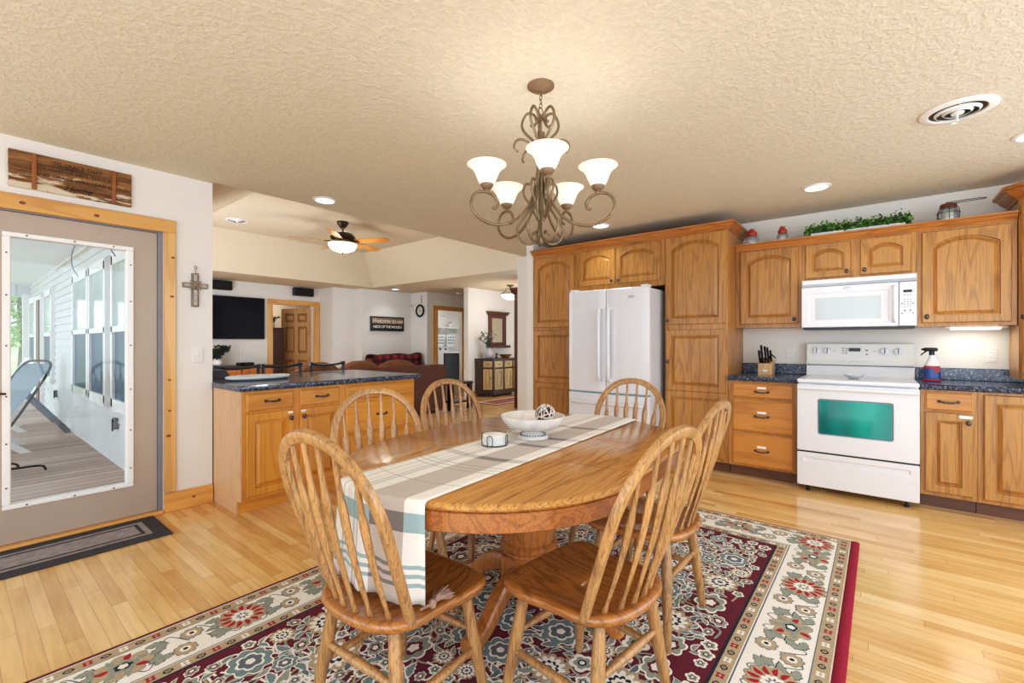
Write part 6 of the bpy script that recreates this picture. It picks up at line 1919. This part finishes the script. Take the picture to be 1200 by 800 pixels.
bm = B(); lathe(bm, [(0, 0), (.08, 0), (.085, .012), (.155, .075), (.165, .085), (.155, .085), (.08, .025), (0, .02)], (8.20, 6.84, .856), 28); obj('bowl_body', bm, wood('bowl_wood', srgb(164, 106, 60), srgb(96, 54, 28), 'x'), t, 40)
t = thing('small_candle', 'small dark candle holder beside the grey vase', 'candle holder', (7.84, 6.80, .856))
bm = B(); lathe(bm, [(0, 0), (.03, 0), (.034, .02), (.02, .05), (.03, .12), (0, .12)], (7.84, 6.80, .856), 14); obj('holder', bm, M['espresso'], t, 40)
t = thing('wall_mirror', 'dark cherry framed wall mirror with a ledge above the sideboard', 'mirror', (8.2, 7.1, 1.09))
bm = B(); box(bm, 7.90, 8.0, 7.075, 7.118, 1.15, 1.86, .004); box(bm, 8.42, 8.52, 7.075, 7.118, 1.15, 1.86, .004); box(bm, 8.0, 8.42, 7.075, 7.118, 1.79, 1.86, .004); box(bm, 8.0, 8.42, 7.075, 7.118, 1.15, 1.22, .004); obj('frame', bm, M['walnut'], t)
bm = B(); loft(bm, [[(7.88, 7.06, 1.86), (8.54, 7.06, 1.86), (8.54, 7.118, 1.86), (7.88, 7.118, 1.86)], [(7.83, 7.02, 1.93), (8.59, 7.02, 1.93), (8.59, 7.118, 1.93), (7.83, 7.118, 1.93)], [(7.83, 7.02, 1.945), (8.59, 7.02, 1.945), (8.59, 7.118, 1.945), (7.83, 7.118, 1.945)]]); obj('cornice', bm, M['walnut'], t)
bm = B(); box(bm, 7.84, 8.58, 6.99, 7.118, 1.09, 1.15, .006); obj('ledge', bm, M['walnut'], t)
bm = B(); box(bm, 8.0, 8.42, 7.10, 7.106, 1.22, 1.79); obj('mirror_glass', bm, M['mirror'], t)
t = thing('tall_cabinet', 'tall dark wood cabinet with a crown, edge seen beyond the white wall end', 'cabinet', (6.85, 4.8, 0))
bm = B(); box(bm, 6.58, 7.15, 4.4, 5.28, 0, 2.12, .006); cb = obj('carcass', bm, M['walnut'], t)
bm = B(); loft(bm, [[(6.57, 4.39, 2.10), (7.16, 4.39, 2.10), (7.16, 5.29, 2.10), (6.57, 5.29, 2.10)], [(6.52, 4.34, 2.20), (7.2, 4.34, 2.20), (7.2, 5.34, 2.20), (6.52, 5.34, 2.20)], [(6.52, 4.34, 2.23), (7.2, 4.34, 2.23), (7.2, 5.34, 2.23), (6.52, 5.34, 2.23)]]); obj('crown', bm, M['walnut'], t)
ft = facing_x(6.58)
bm = B(); panel_door(bm, ft, 4.43, 4.83, .1, 2.05, 0); panel_door(bm, ft, 4.85, 5.25, .1, 2.05, 0); obj('door', bm, M['walnut'], t)
t = thing('hall_rug', 'small red and cream patterned rug on the hall floor before the sideboard', 'rug', (7.3, 6.1, 0))
bm = B(); box(bm, 6.65, 8.3, 5.75, 6.40, .001, .008, .002); obj('rug_field', bm, plain('hall_rug_wine', srgb(150, 92, 84), .95, var=.4, scale=14), t)
bm = B(); rect_ring(bm, 6.68, 8.27, 5.78, 6.37, .09, .0085); obj('rug_border', bm, plain('hall_rug_cream', srgb(206, 190, 168), .95, var=.25, scale=22), t, recalc=False)
t = thing('hall_ceiling_light', 'bronze bowl ceiling light hanging over the hall near the sideboard', 'light', (7.50, 6.12, 2.1))
lc = (7.50, 6.12, 0)
bm = B(); lathe(bm, [(0, 2.44), (.085, 2.44), (.08, 2.42), (.03, 2.40), (.012, 2.38), (.012, 2.33), (0, 2.33)], lc, 24); obj('canopy', bm, M['bronze'], t, 40)
bm = B()
for k in range(3):
    a = k * 2 * pi / 3 + .5; tube(bm, catmull([(7.5 + .01 * cos(a), 6.12 + .01 * sin(a), 2.36), (7.5 + .09 * cos(a), 6.12 + .09 * sin(a), 2.36), (7.5 + .12 * cos(a), 6.12 + .12 * sin(a), 2.30), (7.5 + .19 * cos(a), 6.12 + .19 * sin(a), 2.255)], 4), .007, 6)
obj('arms', bm, M['bronze'], t, 50)
bm = B(); lathe(bm, [(.205, 2.255), (.215, 2.25), (.215, 2.238), (.20, 2.236), (.19, 2.25)], lc, 32); obj('bowl_rim', bm, M['bronze'], t, 40)
bm = B(); lathe(bm, [(.20, 2.245), (.185, 2.20), (.14, 2.155), (.07, 2.13), (0, 2.125)], lc, 32); obj('glass_bowl', bm, M['bowl_light'], t, 60)
t = thing('smoke_detector', 'small white smoke detector on the hall ceiling before the laundry door', 'smoke detector', (7.9, 8.1, H - .035))
bm = B(); lathe(bm, [(0, -.035), (.045, -.033), (.065, -.015), (.07, -.001)], (7.9, 8.1, H), 24); obj('cover', bm, M['white_semi'], t, 40)
bm = B(); box(bm, 7.24, 7.45, 7.10, 7.119, 0, .12); struct('baseboard_mirror', bm, M['pine_x'])
# ------------------------------------------------------------------ camera
cam_d = bpy.data.cameras.new('camera')
cam = bpy.data.objects.new('camera', cam_d)
COL.objects.link(cam)
cam_d.sensor_width = 36.0
cam_d.lens = 36.0 * 533.0 / 1200.0
cam_d.shift_y = 1.0 / 1200.0
cam_d.clip_start = .05; cam_d.clip_end = 200
cam.location = (0, 0, 1.22)
cam.rotation_euler = (radians(90), 0, radians(39.0 - 90.0))
SC.camera = cam

# ------------------------------------------------------------------ light
w = bpy.data.worlds.new('sky'); SC.world = w; w.use_nodes = True
nt = w.node_tree; bg = nt.nodes['Background']
tc = nt.nodes.new('ShaderNodeTexCoord'); sp = nt.nodes.new('ShaderNodeSeparateXYZ'); nt.links.new(tc.outputs['Generated'], sp.inputs[0])
rp = nt.nodes.new('ShaderNodeValToRGB'); rp.color_ramp.elements[0].position = .0; rp.color_ramp.elements[0].color = (.86, .92, .98, 1)
rp.color_ramp.elements[1].position = .6; rp.color_ramp.elements[1].color = (.78, .88, 1.0, 1)
nt.links.new(sp.outputs['Z'], rp.inputs['Fac']); nt.links.new(rp.outputs['Color'], bg.inputs['Color'])
bg.inputs['Strength'].default_value = WORLD

def lamp(name, typ, loc, energy, col=(1, .93, .82), size=.1, rot=(0, 0, 0), size_y=None, spot=None, vis=True):
    d = bpy.data.lights.new(name, typ); d.energy = energy; d.color = col
    if typ == 'AREA':
        d.size = size
        if size_y: d.shape = 'RECTANGLE'; d.size_y = size_y
    elif typ == 'SUN': d.angle = size
    else: d.shadow_soft_size = size
    if spot: d.spot_size = radians(spot); d.spot_blend = .6
    o = bpy.data.objects.new(name, d); COL.objects.link(o); o.location = loc; o.rotation_euler = rot
    return o
# sun, high and behind the house, brightens the porch and the garden
lamp('sun_light', 'SUN', (0, 0, 10), SUN, (1, .97, .92), radians(4), (radians(38), 0, radians(-60)))
# chandelier
for k in range(5):
    a = cam_dir + k * 2 * pi / 5 + .10
    p = rz(a, .268, 2.045)
    lamp('chandelier_bulb', 'POINT', p, CHAND, (1, .93, .84), .05)
for x, y, e in ((4.283, .389, 1), (4.0, -.705, 1), (2.02, 3.70, 1), (4.271, 2.267, 1), (6.43, 8.65, 1)):
    lamp('recessed_lamp', 'SPOT', (x, y, H - .02), CANS * e, (1, .96, .90), .07, spot=120)
lamp('under_cabinet_lamp', 'AREA', (4.955, -.56, 1.312), 1.0, (1, .92, .78), .25, (0, 0, radians(90)), .05)
lamp('fan_lamp', 'POINT', (fxc, fyc, 2.60), FAN, (1, .92, .80), .12)
lamp('fan_uplight', 'POINT', (fxc, fyc, 2.79 + .17), 3, (1, .90, .74), .1)
lamp('hall_lamp', 'POINT', (7.5, 6.12, 2.06), HALL, (1, .93, .82), .12)
lamp('laundry_lamp', 'AREA', (9.0, 9.5, 2.40), 12, (1, .95, .86), .6)
lamp('bedroom_lamp', 'AREA', (4.8, 11.0, 2.40), 12, (1, .92, .8), .5)
# daylight through the living room glazing; the area lamps after it are added fill
lamp('living_window_light', 'AREA', (1.32, 7.2, 1.35), LIVW, (.92, .96, 1.0), 3.4, (0, radians(-90), 0), 1.5)
lamp('porch_fill_light', 'AREA', (-3.3, 8.5, 1.6), PORCH, (1.0, .985, .96), 2.2, (0, radians(-90), 0), 11.0)  # added panel off the open side, brightens the porch beyond the sky
lamp('rear_fill_light', 'AREA', (-2.0, -.6, 1.5), REAR1, (.90, .95, 1.0), 2.6, (0, radians(-90), 0), 3.2)  # added soft fill behind the camera, no window built there
lamp('side_fill_light', 'AREA', (1.6, -2.1, 1.5), REAR2, (.92, .96, 1.0), 4.5, (radians(90), 0, 0), 2.0)  # added soft fill from the open right side, out of view

vs = SC.view_settings
vs.view_transform = 'Standard'
vs.look = 'None'
vs.exposure = EXPO
vs.gamma = 1.0
try:
    vs.use_white_balance = True; vs.white_balance_temperature = 6100; vs.white_balance_tint = 10
except Exception:
    pass
vs.use_curve_mapping = True
cm = vs.curve_mapping
cv = cm.curves[3]
cv.points.new(.07, .054); cv.points.new(.42, .42)
cm.update()
SC.cycles.max_bounces = 8
SC.cycles.diffuse_bounces = 5
SC.cycles.glossy_bounces = 4
SC.cycles.transparent_max_bounces = 12
SC.cycles.use_denoising = True
SC.cycles.sample_clamp_indirect = 8.0
SC.cycles.caustics_reflective = False
SC.cycles.caustics_refractive = False
